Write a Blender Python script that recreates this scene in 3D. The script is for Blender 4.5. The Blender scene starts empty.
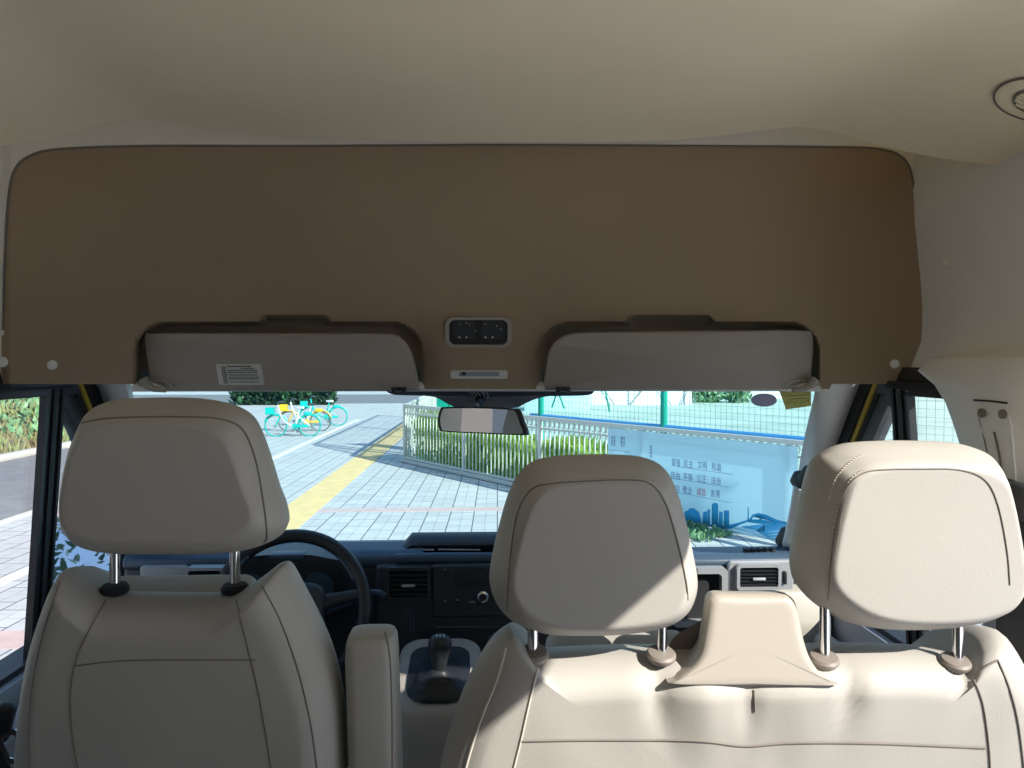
import bpy, bmesh, math, random
from mathutils import Vector, Matrix, Euler
from mathutils.bvhtree import BVHTree
from mathutils import noise as mnoise

random.seed(7)
scene = bpy.context.scene
COL = scene.collection
PI = math.pi
R_ = math.radians

# ------------------------------------------------------------------ camera
W, H, F = 1024, 768, 760.0
CAM = Vector((0.0, 0.0, 1.30))
ROT = Euler((R_(90 - 1.66), 0, R_(-2.41)), 'XYZ').to_matrix()
cd = bpy.data.cameras.new('camera')
cam = bpy.data.objects.new('camera', cd)
COL.objects.link(cam)
cam.location = CAM
cam.rotation_euler = Euler((R_(90 - 1.66), 0, R_(-2.41)), 'XYZ')
cd.sensor_fit = 'HORIZONTAL'
cd.sensor_width = 36.0
cd.lens = 36.0 * F / W
cd.clip_start = 0.02
cd.clip_end = 500
scene.camera = cam
GZ = -0.65                                   # street level below the cab floor


def D(px, py):
    return (ROT @ Vector(((px - 512) / F, (384 - py) / F, -1.0))).normalized()


def P(px, py, Y):
    d = D(px, py)
    return CAM + d * ((Y - CAM.y) / d.y)


def PX(px, py, X):
    d = D(px, py)
    return CAM + d * ((X - CAM.x) / d.x)


def PZ(px, py, Z):
    d = D(px, py)
    return CAM + d * ((Z - CAM.z) / d.z)


def PP(px, py, pt, nrm):
    d = D(px, py)
    return CAM + d * ((pt - CAM).dot(nrm) / d.dot(nrm))


# ------------------------------------------------------------------ objects
def wloc(o):
    v = Vector((0, 0, 0))
    while o is not None:
        v += o.location
        o = o.parent
    return v


def props(o, label=None, cat=None, group=None, kind=None):
    if label: o['label'] = label
    if cat: o['category'] = cat
    if group: o['group'] = group
    if kind: o['kind'] = kind
    return o


def thing(name, label, cat, loc=(0, 0, 0), group=None):
    o = bpy.data.objects.new(name, None)
    COL.objects.link(o)
    o.empty_display_size = 0.1
    o.location = loc
    return props(o, label, cat, group)


def obj(name, bm, m, parent=None, label=None, ang=38, origin=None):
    me = bpy.data.meshes.new(name)
    bmesh.ops.recalc_face_normals(bm, faces=bm.faces[:])
    off = wloc(parent) if parent is not None else (Vector(origin) if origin is not None else Vector((0, 0, 0)))
    bm.transform(Matrix.Translation(-off))
    bm.to_mesh(me)
    bm.free()
    me.polygons.foreach_set('use_smooth', [True] * len(me.polygons))
    if ang is not None:
        me.set_sharp_from_angle(angle=R_(ang))
    for x in (m if isinstance(m, (list, tuple)) else [m]):
        me.materials.append(x)
    o = bpy.data.objects.new(name, me)
    COL.objects.link(o)
    if parent is not None:
        o.parent = parent
    elif origin is not None:
        o.location = origin
    if label:
        o['label'] = label
    return o


def struct(name, bm, m, label=None, cat='trim', parent=None, ang=38):
    o = obj(name, bm, m, parent, None, ang)
    o['kind'] = 'structure'
    if parent is None:
        props(o, label or name.replace('_', ' '), cat)
    return o


def nb():
    return bmesh.new()


# ------------------------------------------------------------------ geometry
def box(bm, c, s, rot=None, bev=0.0, seg=2):
    b = bmesh.new()
    bmesh.ops.create_cube(b, size=1.0)
    bmesh.ops.scale(b, vec=Vector(s), verts=b.verts)
    if bev > 0:
        bmesh.ops.bevel(b, geom=b.edges[:], offset=bev, segments=seg, profile=0.5, affect='EDGES')
    M = Matrix.Translation(Vector(c))
    if rot is not None:
        M = M @ (rot.to_4x4() if isinstance(rot, Matrix) else Euler(rot).to_matrix().to_4x4())
    b.transform(M)
    merge(bm, b)


def merge(bm, b):
    me = bpy.data.meshes.new('tmp')
    b.to_mesh(me)
    b.free()
    bm.from_mesh(me)
    bpy.data.meshes.remove(me)


def spline(pts, n=8, closed=False):
    pts = [Vector(p) for p in pts]
    N = len(pts)
    out = []
    for i in range(N if closed else N - 1):
        if closed:
            a, b, c, d = pts[i - 1], pts[i], pts[(i + 1) % N], pts[(i + 2) % N]
        else:
            a, b, c, d = pts[max(i - 1, 0)], pts[i], pts[i + 1], pts[min(i + 2, N - 1)]
        for k in range(n):
            t = k / n
            out.append(0.5 * ((2 * b) + (c - a) * t + (2 * a - 5 * b + 4 * c - d) * t * t + (3 * b - a - 3 * c + d) * t ** 3))
    if not closed:
        out.append(pts[-1])
    return out


def tube(bm, pts, r, n=8, cap=True, closed=False):
    pts = [Vector(p) for p in pts]
    N = len(pts)
    rs = r if isinstance(r, (list, tuple)) else [r] * N
    rings = []
    up = None
    for i, p in enumerate(pts):
        if closed:
            t = pts[(i + 1) % N] - pts[i - 1]
        else:
            t = pts[min(i + 1, N - 1)] - pts[max(i - 1, 0)]
        if t.length < 1e-9: t = Vector((0, 0, 1))
        t.normalize()
        if up is None:
            up = Vector((0, 0, 1)) if abs(t.z) < 0.9 else Vector((1, 0, 0))
        a = t.cross(up)
        if a.length < 1e-5: a = t.orthogonal()
        a.normalize()
        b = a.cross(t).normalized()
        up = b
        rings.append([bm.verts.new(p + (a * math.cos(2 * PI * k / n) + b * math.sin(2 * PI * k / n)) * rs[i]) for k in range(n)])
    for i in range(N if closed else N - 1):
        A, B = rings[i], rings[(i + 1) % N]
        for k in range(n):
            bm.faces.new((A[k], A[(k + 1) % n], B[(k + 1) % n], B[k]))
    if cap and not closed:
        bm.faces.new(rings[0][::-1])
        bm.faces.new(rings[-1])


def loft(bm, rings, closed=True, cap0=True, cap1=True):
    vr = [[bm.verts.new(p) for p in r] for r in rings]
    n = len(vr[0])
    for A, B in zip(vr, vr[1:]):
        for k in range(n if closed else n - 1):
            bm.faces.new((A[k], A[(k + 1) % n], B[(k + 1) % n], B[k]))
    for flag, r in ((cap0, vr[0]), (cap1, vr[-1])):
        if flag:
            c = bm.verts.new(sum((v.co for v in r), Vector()) / n)
            for k in range(n):
                bm.faces.new((r[k], r[(k + 1) % n], c))


def lathe(bm, prof, c, axis=(0, 0, 1), n=24):
    ax = Vector(axis).normalized()
    a = ax.orthogonal().normalized()
    b = ax.cross(a)
    rings = []
    for r, h in prof:
        r = max(r, 1e-4)
        rings.append([Vector(c) + ax * h + (a * math.cos(2 * PI * k / n) + b * math.sin(2 * PI * k / n)) * r for k in range(n)])
    loft(bm, rings)


def prism(bm, poly, ex):
    """poly: list of 3D points (planar), ex: extrude vector"""
    ex = Vector(ex)
    a = [bm.verts.new(Vector(p)) for p in poly]
    b = [bm.verts.new(Vector(p) + ex) for p in poly]
    n = len(a)
    bm.faces.new(a)
    bm.faces.new(b[::-1])
    for k in range(n):
        bm.faces.new((a[k], b[k], b[(k + 1) % n], a[(k + 1) % n]))


def grid(bm, fn, nu, nv):
    V = [[bm.verts.new(fn(i / nu, j / nv)) for i in range(nu + 1)] for j in range(nv + 1)]
    for j in range(nv):
        for i in range(nu):
            bm.faces.new((V[j][i], V[j][i + 1], V[j + 1][i + 1], V[j + 1][i]))
    return V


def slab(bm, fn, nu, nv, off):
    """grid with thickness: off = vector or fn(u,v)->vector"""
    g = off if callable(off) else (lambda u, v: Vector(off))
    A = grid(bm, fn, nu, nv)
    B = grid(bm, lambda u, v: fn(u, v) + g(u, v), nu, nv)
    for i in range(nu):
        bm.faces.new((A[0][i], B[0][i], B[0][i + 1], A[0][i + 1]))
        bm.faces.new((A[nv][i], A[nv][i + 1], B[nv][i + 1], B[nv][i]))
    for j in range(nv):
        bm.faces.new((A[j][0], A[j + 1][0], B[j + 1][0], B[j][0]))
        bm.faces.new((A[j][nu], B[j][nu], B[j + 1][nu], A[j + 1][nu]))


def rrect(w, h, r, n=6):
    out = []
    for cx, cy, a0 in ((w / 2 - r, h / 2 - r, 0), (-w / 2 + r, h / 2 - r, 90), (-w / 2 + r, -h / 2 + r, 180), (w / 2 - r, -h / 2 + r, 270)):
        for k in range(n + 1):
            a = R_(a0 + 90 * k / n)
            out.append((cx + r * math.cos(a), cy + r * math.sin(a)))
    return out


def plate(bm, c, w, h, t, r, ax=(1, 0, 0), up=(0, 0, 1), bev=0.0, n=6):
    """rounded rectangle plate, thickness t toward ax x up"""
    ax = Vector(ax).normalized()
    up = Vector(up).normalized()
    nrm = ax.cross(up).normalized()
    base = [Vector(c) + ax * x + up * y for x, y in rrect(w, h, r, n)]
    if bev > 0:
        inn = [Vector(c) + ax * x + up * y for x, y in rrect(w - 2 * bev, h - 2 * bev, max(r - bev, 1e-3), n)]
        loft(bm, [[p for p in base], [p + nrm * (t - bev) for p in base], [p + nrm * t for p in inn]])
    else:
        loft(bm, [base, [p + nrm * t for p in base]])


def frame_ring(bm, c, w, h, wi, hi, t, r, ri, ax=(1, 0, 0), up=(0, 0, 1)):
    ax = Vector(ax).normalized(); up = Vector(up).normalized()
    nrm = ax.cross(up).normalized()
    A = [Vector(c) + ax * x + up * y for x, y in rrect(w, h, r)]
    B = [Vector(c) + ax * x + up * y for x, y in rrect(wi, hi, ri)]
    rings = [A, [p + nrm * t for p in A], [p + nrm * t for p in B], B]
    vr = [[bm.verts.new(p) for p in r_] for r_ in rings]
    n = len(A)
    for q in range(4):
        X, Y = vr[q], vr[(q + 1) % 4]
        for k in range(n):
            bm.faces.new((X[k], X[(k + 1) % n], Y[(k + 1) % n], Y[k]))


def sstep(a, b, x):
    t = max(0.0, min(1.0, (x - a) / (b - a)))
    return t * t * (3 - 2 * t)


# ------------------------------------------------------------------ materials
def mat(name, col, rough=0.6, metal=0.0, var=0.0, vscale=8.0, bump=0.0, bscale=300.0, spec=0.5, sheen=0.0, col2=None):
    m = bpy.data.materials.new(name)
    m.use_nodes = True
    nt = m.node_tree
    b = nt.nodes['Principled BSDF']
    b.inputs['Base Color'].default_value = (*col, 1)
    b.inputs['Roughness'].default_value = rough
    b.inputs['Metallic'].default_value = metal
    b.inputs['Specular IOR Level'].default_value = spec
    if sheen: b.inputs['Sheen Weight'].default_value = sheen
    tc = nt.nodes.new('ShaderNodeTexCoord')
    if var > 0 or col2:
        n = nt.nodes.new('ShaderNodeTexNoise')
        n.inputs['Scale'].default_value = vscale
        n.inputs['Detail'].default_value = 5
        nt.links.new(tc.outputs['Object'], n.inputs['Vector'])
        r = nt.nodes.new('ShaderNodeValToRGB')
        c2 = col2 or tuple(min(1, c * (1 + var)) for c in col)
        c1 = tuple(c * (1 - var) for c in col)
        r.color_ramp.elements[0].position = 0.32
        r.color_ramp.elements[1].position = 0.68
        r.color_ramp.elements[0].color = (*c1, 1)
        r.color_ramp.elements[1].color = (*c2, 1)
        nt.links.new(n.outputs['Fac'], r.inputs['Fac'])
        nt.links.new(r.outputs['Color'], b.inputs['Base Color'])
    if bump > 0:
        n2 = nt.nodes.new('ShaderNodeTexNoise')
        n2.inputs['Scale'].default_value = bscale
        n2.inputs['Detail'].default_value = 3
        nt.links.new(tc.outputs['Object'], n2.inputs['Vector'])
        bp = nt.nodes.new('ShaderNodeBump')
        bp.inputs['Strength'].default_value = bump
        bp.inputs['Distance'].default_value = 0.002
        nt.links.new(n2.outputs['Fac'], bp.inputs['Height'])
        nt.links.new(bp.outputs['Normal'], b.inputs['Normal'])
    return m


def glass(name, tint, refl=0.04, gloss_rough=0.0):
    m = bpy.data.materials.new(name)
    m.use_nodes = True
    nt = m.node_tree
    nt.nodes.remove(nt.nodes['Principled BSDF'])
    out = nt.nodes['Material Output']
    tr = nt.nodes.new('ShaderNodeBsdfTransparent')
    tr.inputs['Color'].default_value = (*tint, 1)
    gl = nt.nodes.new('ShaderNodeBsdfGlossy')
    gl.inputs['Roughness'].default_value = gloss_rough
    lw = nt.nodes.new('ShaderNodeLayerWeight')
    lw.inputs['Blend'].default_value = 0.5
    pw = nt.nodes.new('ShaderNodeMath'); pw.operation = 'POWER'; pw.inputs[1].default_value = 5
    nt.links.new(lw.outputs['Facing'], pw.inputs[0])
    ml = nt.nodes.new('ShaderNodeMath'); ml.operation = 'MULTIPLY_ADD'
    ml.inputs[1].default_value = 0.6; ml.inputs[2].default_value = refl
    nt.links.new(pw.outputs[0], ml.inputs[0])
    mx = nt.nodes.new('ShaderNodeMixShader')
    nt.links.new(ml.outputs[0], mx.inputs[0])
    nt.links.new(tr.outputs[0], mx.inputs[1])
    nt.links.new(gl.outputs[0], mx.inputs[2])
    nt.links.new(mx.outputs[0], out.inputs['Surface'])
    return m


def translucent(m, col, f):
    nt = m.node_tree
    out = nt.nodes['Material Output']
    b = nt.nodes['Principled BSDF']
    t = nt.nodes.new('ShaderNodeBsdfTranslucent')
    t.inputs['Color'].default_value = (*col, 1)
    mx = nt.nodes.new('ShaderNodeMixShader')
    mx.inputs[0].default_value = f
    nt.links.new(b.outputs[0], mx.inputs[1])
    nt.links.new(t.outputs[0], mx.inputs[2])
    nt.links.new(mx.outputs[0], out.inputs['Surface'])


def paver_mat(name):
    m = bpy.data.materials.new(name)
    m.use_nodes = True
    nt = m.node_tree
    b = nt.nodes['Principled BSDF']
    tc = nt.nodes.new('ShaderNodeTexCoord')
    mp = nt.nodes.new('ShaderNodeMapping')
    mp.inputs['Rotation'].default_value = (0, 0, R_(90 + 1.3))
    nt.links.new(tc.outputs['Object'], mp.inputs['Vector'])
    br = nt.nodes.new('ShaderNodeTexBrick')
    br.inputs['Scale'].default_value = 1.0
    br.inputs['Brick Width'].default_value = 0.40
    br.inputs['Row Height'].default_value = 0.30
    br.inputs['Mortar Size'].default_value = 0.007
    br.inputs['Mortar Smooth'].default_value = 0.1
    br.inputs['Color1'].default_value = (0.61, 0.60, 0.58, 1)
    br.inputs['Color2'].default_value = (0.55, 0.54, 0.525, 1)
    br.inputs['Mortar'].default_value = (0.16, 0.15, 0.16, 1)
    nt.links.new(mp.outputs[0], br.inputs['Vector'])
    # finer joints inside every row
    br2 = nt.nodes.new('ShaderNodeTexBrick')
    br2.inputs['Scale'].default_value = 1.0
    br2.inputs['Brick Width'].default_value = 0.20
    br2.inputs['Row Height'].default_value = 0.15
    br2.inputs['Mortar Size'].default_value = 0.004
    br2.inputs['Color1'].default_value = (1, 1, 1, 1)
    br2.inputs['Color2'].default_value = (0.93, 0.93, 0.95, 1)
    br2.inputs['Mortar'].default_value = (0.58, 0.58, 0.62, 1)
    nt.links.new(mp.outputs[0], br2.inputs['Vector'])
    n = nt.nodes.new('ShaderNodeTexNoise')
    n.inputs['Scale'].default_value = 0.6
    n.inputs['Detail'].default_value = 6
    nt.links.new(tc.outputs['Object'], n.inputs['Vector'])
    r = nt.nodes.new('ShaderNodeValToRGB')
    r.color_ramp.elements[0].color = (0.86, 0.86, 0.86, 1)
    r.color_ramp.elements[1].color = (1.05, 1.05, 1.05, 1)
    nt.links.new(n.outputs['Fac'], r.inputs['Fac'])
    m1 = nt.nodes.new('ShaderNodeMixRGB'); m1.blend_type = 'MULTIPLY'; m1.inputs[0].default_value = 1
    nt.links.new(br.outputs['Color'], m1.inputs[1]); nt.links.new(br2.outputs['Color'], m1.inputs[2])
    m2 = nt.nodes.new('ShaderNodeMixRGB'); m2.blend_type = 'MULTIPLY'; m2.inputs[0].default_value = 1
    nt.links.new(m1.outputs[0], m2.inputs[1]); nt.links.new(r.outputs[0], m2.inputs[2])
    nt.links.new(m2.outputs[0], b.inputs['Base Color'])
    b.inputs['Roughness'].default_value = 0.85
    return m


M = {}
M['seat'] = mat('beige_leatherette', (0.425, 0.405, 0.368), 0.55, var=0.04, vscale=3, bump=0.12, bscale=500)
M['seam'] = mat('seam_thread', (0.20, 0.18, 0.155), 0.8)
M['thread'] = mat('pale_thread', (0.62, 0.58, 0.50), 0.8)
M['headliner'] = mat('headliner_cloth', (0.90, 0.79, 0.585), 0.95, var=0.03, vscale=4, bump=0.15, bscale=800, spec=0.1)
M['sidewall'] = mat('pale_side_trim', (0.84, 0.82, 0.77), 0.85, var=0.02, vscale=4, bump=0.1, bscale=800, spec=0.2)
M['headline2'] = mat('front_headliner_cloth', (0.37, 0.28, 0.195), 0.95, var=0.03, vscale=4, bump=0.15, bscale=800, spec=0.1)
M['pillar'] = mat('beige_pillar_plastic', (0.84, 0.82, 0.78), 0.6, bump=0.06, bscale=600)
M['hardbeige'] = mat('cream_hard_plastic', (0.40, 0.365, 0.315), 0.45)
M['visor'] = mat('grey_beige_visor_vinyl', (0.36, 0.325, 0.285), 0.7, bump=0.1, bscale=700)
M['blackpl'] = mat('black_plastic', (0.018, 0.02, 0.024), 0.45)
M['rubber'] = mat('black_rubber', (0.015, 0.016, 0.018), 0.7)
M['dash'] = mat('charcoal_dash_plastic', (0.032, 0.036, 0.042), 0.42, bump=0.05, bscale=900)
M['dashtop'] = mat('sky_tinted_dash', (0.05, 0.085, 0.13), 0.38, bump=0.05, bscale=900)  # blue of the sky's reflection is put into the base colour
M['silver'] = mat('silver_plastic', (0.42, 0.43, 0.45), 0.38, metal=0.3)
M['chrome'] = mat('chrome', (0.75, 0.76, 0.78), 0.12, metal=1.0)
M['bluemirror'] = mat('blue_mirror_glass', (0.45, 0.60, 0.85), 0.01, metal=1.0)
M['mirror'] = mat('mirror_glass', (0.82, 0.82, 0.84), 0.01, metal=1.0)
M['lens'] = mat('clear_grey_lens', (0.30, 0.36, 0.42), 0.2)
M['white'] = mat('white_plastic', (0.68, 0.68, 0.62), 0.5)
M['label'] = mat('printed_paper', (0.62, 0.62, 0.60), 0.6)
M['ink'] = mat('black_ink', (0.05, 0.05, 0.06), 0.7)
M['yellowbody'] = mat('yellow_car_paint', (0.62, 0.45, 0.07), 0.4)
M['doorgrey'] = mat('grey_door_vinyl', (0.42, 0.44, 0.47), 0.6, bump=0.05)
M['floorm'] = mat('grey_vinyl_floor', (0.12, 0.12, 0.12), 0.75, var=0.1, vscale=30)
M['darktrim'] = mat('dark_grey_rear_trim', (0.07, 0.07, 0.072), 0.8)
M['guide'] = mat('taupe_plastic', (0.24, 0.21, 0.185), 0.5)
M['boot'] = mat('black_gaiter', (0.012, 0.014, 0.018), 0.42)
M['strap'] = mat('black_webbing', (0.03, 0.032, 0.036), 0.8, bump=0.3, bscale=400)
M['wglass'] = glass('green_blue_windscreen_glass', (0.86, 0.985, 1.0))
M['pglass'] = glass('smoked_privacy_glass', (0.40, 0.40, 0.41), 0.03)
M['lglass'] = glass('light_privacy_glass', (0.52, 0.52, 0.53), 0.03)
M['sglass'] = glass('clear_side_glass', (0.95, 0.97, 0.97), 0.03)
M['paver'] = paver_mat('light_stone_pavers')
M['tactile'] = mat('yellow_tactile_tile', (0.80, 0.56, 0.26), 0.85, var=0.08, vscale=5)
M['redband'] = mat('pink_paver', (0.60, 0.43, 0.40), 0.85, var=0.08, vscale=8)
M['whiteline'] = mat('white_road_paint', (0.80, 0.78, 0.76), 0.8)
M['asphalt'] = mat('asphalt', (0.20, 0.195, 0.20), 0.9, var=0.12, vscale=3)
M['apron'] = mat('pale_bounce_ground', (0.80, 0.79, 0.77), 0.9, var=0.05, vscale=2)  # reflector colour of the added apron
M['kerb'] = mat('pale_kerb_stone', (0.62, 0.58, 0.52), 0.85)
M['fence'] = mat('off_white_steel', (0.66, 0.64, 0.58), 0.45)
M['bluepipe'] = mat('blue_pipe', (0.10, 0.42, 0.80), 0.45)
M['greensteel'] = mat('green_steel', (0.0, 0.36, 0.25), 0.4)
M['greenwire'] = mat('green_wire', (0.10, 0.34, 0.28), 0.5)
M['court'] = mat('pale_green_court', (0.43, 0.55, 0.48), 0.9, var=0.12, vscale=0.5)
M['leaf'] = mat('hedge_leaf', (0.36, 0.56, 0.09), 0.6, var=0.4, vscale=3, col2=(0.66, 0.80, 0.20))
M['midleaf'] = mat('mid_green_leaf', (0.10, 0.30, 0.10), 0.6, var=0.4, vscale=4, col2=(0.30, 0.50, 0.26))
M['darkleaf'] = mat('dark_leaf', (0.03, 0.09, 0.035), 0.6, var=0.5, vscale=2)
M['dry'] = mat('dry_grass', (0.40, 0.29, 0.17), 0.8, var=0.3, vscale=1.2, col2=(0.26, 0.36, 0.11))
M['soil'] = mat('soil', (0.22, 0.16, 0.10), 0.95, var=0.3, vscale=3)
M['banner'] = mat('light_blue_banner', (0.76, 0.90, 0.96), 0.55)
translucent(M['banner'], (0.78, 0.95, 1.0), .5)
translucent(M['leaf'], (0.60, 0.85, 0.16), .5)
M['sky_ink'] = mat('teal_print', (0.02, 0.34, 0.60), 0.6)
M['pale_ink'] = mat('pale_print', (0.52, 0.78, 0.90), 0.6)
M['wave_ink'] = mat('mid_blue_print', (0.10, 0.47, 0.78), 0.6)
M['text_ink'] = mat('slate_blue_print', (0.13, 0.16, 0.36), 0.6)
M['red_ink'] = mat('crimson_print', (0.55, 0.08, 0.20), 0.6)
M['green_ink'] = mat('green_print', (0.12, 0.38, 0.14), 0.6)
M['tent'] = mat('white_canvas', (0.85, 0.85, 0.85), 0.8)
M['teal'] = mat('teal_bike_paint', (0.0, 0.50, 0.44), 0.35)
M['bikeyellow'] = mat('yellow_bike_paint', (0.85, 0.52, 0.02), 0.4)
M['bikewhite'] = mat('white_bike_paint', (0.75, 0.77, 0.78), 0.4)
M['bikedark'] = mat('dark_bike_metal', (0.05, 0.06, 0.07), 0.5)
M['tealtyre'] = mat('teal_tyre', (0.0, 0.38, 0.33), 0.6)
M['greytyre'] = mat('grey_tyre', (0.10, 0.12, 0.13), 0.7)
M['stick_y'] = mat('olive_yellow_sticker', (0.66, 0.57, 0.20), 0.7, var=0.3, vscale=60)
M['stick_g'] = mat('mauve_grey_sticker', (0.56, 0.50, 0.57), 0.7)

translucent(M['stick_y'], (0.75, 0.66, 0.30), .5)
translucent(M['stick_g'], (0.55, 0.50, 0.58), .5)

# ------------------------------------------------------------------ shell
def side(z):                                  # inner face of a side wall: leans in towards the roof
    return 0.83 - 0.08 * (z - 0.75) if z < 1.25 else 0.79 + 0.02 * sstep(1.25, 1.32, z) - 0.03 * sstep(1.35, 1.65, z)


def ceil_z(x):
    a = abs(x)
    return 1.676 + 0.02 * (a / 0.6) ** 2 - 0.11 * sstep(0.5, 0.82, a)


bm = nb()
box(bm, (0, 0.1, -0.03), (1.74, 4.2, 0.06))
struct('floor', bm, M['floorm'], 'grey vinyl floor of the van cabin', 'floor')

bm = nb()
def ceil_fn(u, v):
    x = -0.82 + 1.64 * u
    yf = 1.29 - 0.07 * sstep(0.3, 0.6, abs(x)) - 0.1 * sstep(0.58, 0.82, abs(x))
    y = -2.0 + (yf + 2.0) * (1 - (1 - v) ** 1.0)
    z = ceil_z(x) - 0.006 * sstep(yf - 0.05, yf, y)
    return Vector((x, y, z))
slab(bm, ceil_fn, 48, 60, (0, 0, 0.05))
struct('ceiling', bm, M['headliner'], 'beige cloth roof lining arching over the cabin', 'ceiling')


bm = nb()
slab(bm, lambda u, v: Vector((-.9 + 1.8 * u, -2.06 + 3.6 * v, 1.79 + .03 * (1 - (2 * u - 1) ** 2))), 12, 12, (0, 0, .03))
struct('roof', bm, M['yellowbody'], 'yellow outer roof skin of the van', 'roof')


def visor_mask(px, py):
    def rr(x0, x1, y0, y1, r, soft):
        cx, cy = (x0 + x1) / 2, (y0 + y1) / 2
        qx, qy = abs(px - cx) - (x1 - x0) / 2 + r, abs(py - cy) - (y1 - y0) / 2 + r
        d = math.hypot(max(qx, 0), max(qy, 0)) + min(max(qx, qy), 0) - r
        return 1 - sstep(-soft, soft, d)
    m = max(rr(136, 421, 324, 470, 30, 2.2), rr(541, 818, 324, 470, 30, 2.2))
    m = max(m, rr(262, 328, 318.5, 350, 8, 4) , rr(628, 712, 318.5, 350, 8, 4))
    return m


def panel_Y(px, py):
    v = (py - 140) / 248.0
    w = (px - 478) / 468.0
    e = min(1.0, abs(w)) ** 3.2
    base = 1.375 + 0.19 * max(0, v) ** 1.2
    edge = (1.285 if w < 0 else 1.335)
    y = base * (1 - e) + edge * e
    # bulge around the overhead console
    c = sstep(290, 345, py) * (sstep(412, 446, px) - sstep(514, 548, px))
    y -= 0.022 * c
    y += 0.065 * visor_mask(px, py)
    return y


bm = nb()
NU, NV = 420, 130
def panel_fn(u, v):
    px = -10 + 966 * u
    py = 118 + 272 * v
    bot = 389 if 135 < px < 830 else 384
    py = 96 + (bot - 96) * v
    return P(px, py, panel_Y(px, py))
grid(bm, panel_fn, NU, NV)
panel_bvh = BVHTree.FromBMesh(bm)
wf = struct('wall_front', bm, [M['headline2'], M['sidewall']], 'brown cloth front panel above the windscreen holding the sun visors', 'panel')


SEAM = [(3, 330), (5, 260), (8, 205), (14, 172), (30, 156), (62, 149), (150, 146), (300, 146), (500, 145), (700, 146), (820, 147), (880, 149), (905, 160), (914, 185), (922, 230), (934, 300), (945, 352)]
SEAM_POLY = [(q.x, q.y) for q in spline([(x, y, 0) for x, y in SEAM], 10)] + [(948, 420), (-2, 420)]
def outside_seam(px, py):
    ins = False
    n = len(SEAM_POLY)
    for k in range(n):
        (x0, y0), (x1, y1) = SEAM_POLY[k], SEAM_POLY[(k + 1) % n]
        if (y0 > py) != (y1 > py) and px < (x1 - x0) * (py - y0) / (y1 - y0) + x0:
            ins = not ins
    return not ins
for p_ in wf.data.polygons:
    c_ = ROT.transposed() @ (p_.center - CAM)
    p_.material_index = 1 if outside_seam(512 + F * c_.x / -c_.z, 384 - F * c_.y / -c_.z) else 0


def on(bvh, px, py, lift=0.0):
    d = D(px, py)
    h = bvh.ray_cast(CAM, d)
    if h[0] is None:
        for r in (1, 2, 3, 5, 8):
            for dx, dy in ((-r, 0), (r, 0), (0, r), (0, -r)):
                h = bvh.ray_cast(CAM, D(px + dx, py + dy))
                if h[0] is not None:
                    return h[0] - d * lift
        return None
    return h[0] - d * lift


def seam(name, bvh, pix, parent, m='seam', r=0.0009, n=10, lift=0.0004, closed=False):
    pts = []
    for q in spline([(x, y, 0) for x, y in pix], n, closed):
        h = on(bvh, q.x, q.y, lift)
        if h is not None: pts.append(h)
    if len(pts) < 2: return None
    b = nb()
    tube(b, pts, r, 6, closed=closed)
    return obj(name, b, M[m], parent)


seam('edge_seam', panel_bvh, [(3, 330), (5, 260), (8, 205), (14, 172), (30, 156), (62, 149), (150, 146), (300, 146), (500, 145), (700, 146), (820, 147), (880, 149), (905, 160), (914, 185), (922, 230), (934, 300), (945, 352)], wf, r=0.0021)
# header roll over the top of the glass
bm = nb()
tube(bm, spline([P(x, 386.5, 1.568 - 0.085 * abs((x - 478) / 350) ** 2.6) for x in (132, 200, 300, 418, 480, 545, 650, 760, 820)], 6), 0.010, 8)
struct('trim_header', bm, M['pillar'], 'pale trim roll along the top of the windscreen', 'trim', wf)
# round plugs
for px, py, rx in ((52, 365, 5), (895, 364, 5)):
    c = on(panel_bvh, px, py, 0.001)
    b = nb()
    lathe(b, [(0.001, -.004), (0.0085, -.003), (0.0085, 0.0015), (0.005, 0.003), (0.001, 0.003)], c, (-0.75 if px > 500 else 0.75, -0.6, -.2), 16)
    obj('screw_cap', b, M['pillar'], wf)

# ---- side walls
def wall_panels(name, sgn, rects, m, label, cap=None):
    b = nb()
    for (y0, y1, z0, z1) in rects:
        nz = max(2, int((z1 - z0) / 0.05))
        slab(b, lambda u, v: Vector((sgn * side(z0 + (z1 - z0) * v), y0 + (y1 - y0) * u, z0 + (z1 - z0) * v)), 2, nz, (sgn * 0.05, 0, 0))
    return struct(name, b, m, label, 'wall')


wl = wall_panels('wall_left', -1, [(-2.0, 1.42, 1.285, 1.72), (0.86, 1.02, 0.76, 1.285)],
                 M['sidewall'], 'beige left side wall of the cabin above the driver door')
wr = wall_panels('wall_right', 1, [(0.90, 1.42, 1.285, 1.72), (-0.35, 0.90, 1.60, 1.72), (-2.0, -0.35, 1.30, 1.72), (-0.55, -0.35, 0.76, 1.30), (-1.1, -0.9, 0.76, 1.30), (-2.0, -1.9, .76, 1.30)],
                 M['sidewall'], 'beige right side wall of the cabin above the passenger door')
wll = wall_panels('wall_left_lower', -1, [(-2.0, 0.92, 0.0, 0.76), (-0.75, 0.05, 0.76, 1.285), (-2.0, -1.7, .76, 1.285)], M['darktrim'], 'dark lower left side wall behind the driver seat')
wrl = wall_panels('wall_right_lower', 1, [(-2.0, -0.35, 0.0, 0.76)], M['darktrim'], 'dark lower right side wall behind the sliding door opening')
c = PX(945, 262, side(1.5) - 0.001)
b = nb(); lathe(b, [(0.001, -.004), (0.0085, -.003), (0.0085, 0.0015), (0.005, 0.003), (0.001, 0.003)], c, (-1, 0, 0), 16)
obj('screw_cap', b, M['pillar'], wr)
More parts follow.
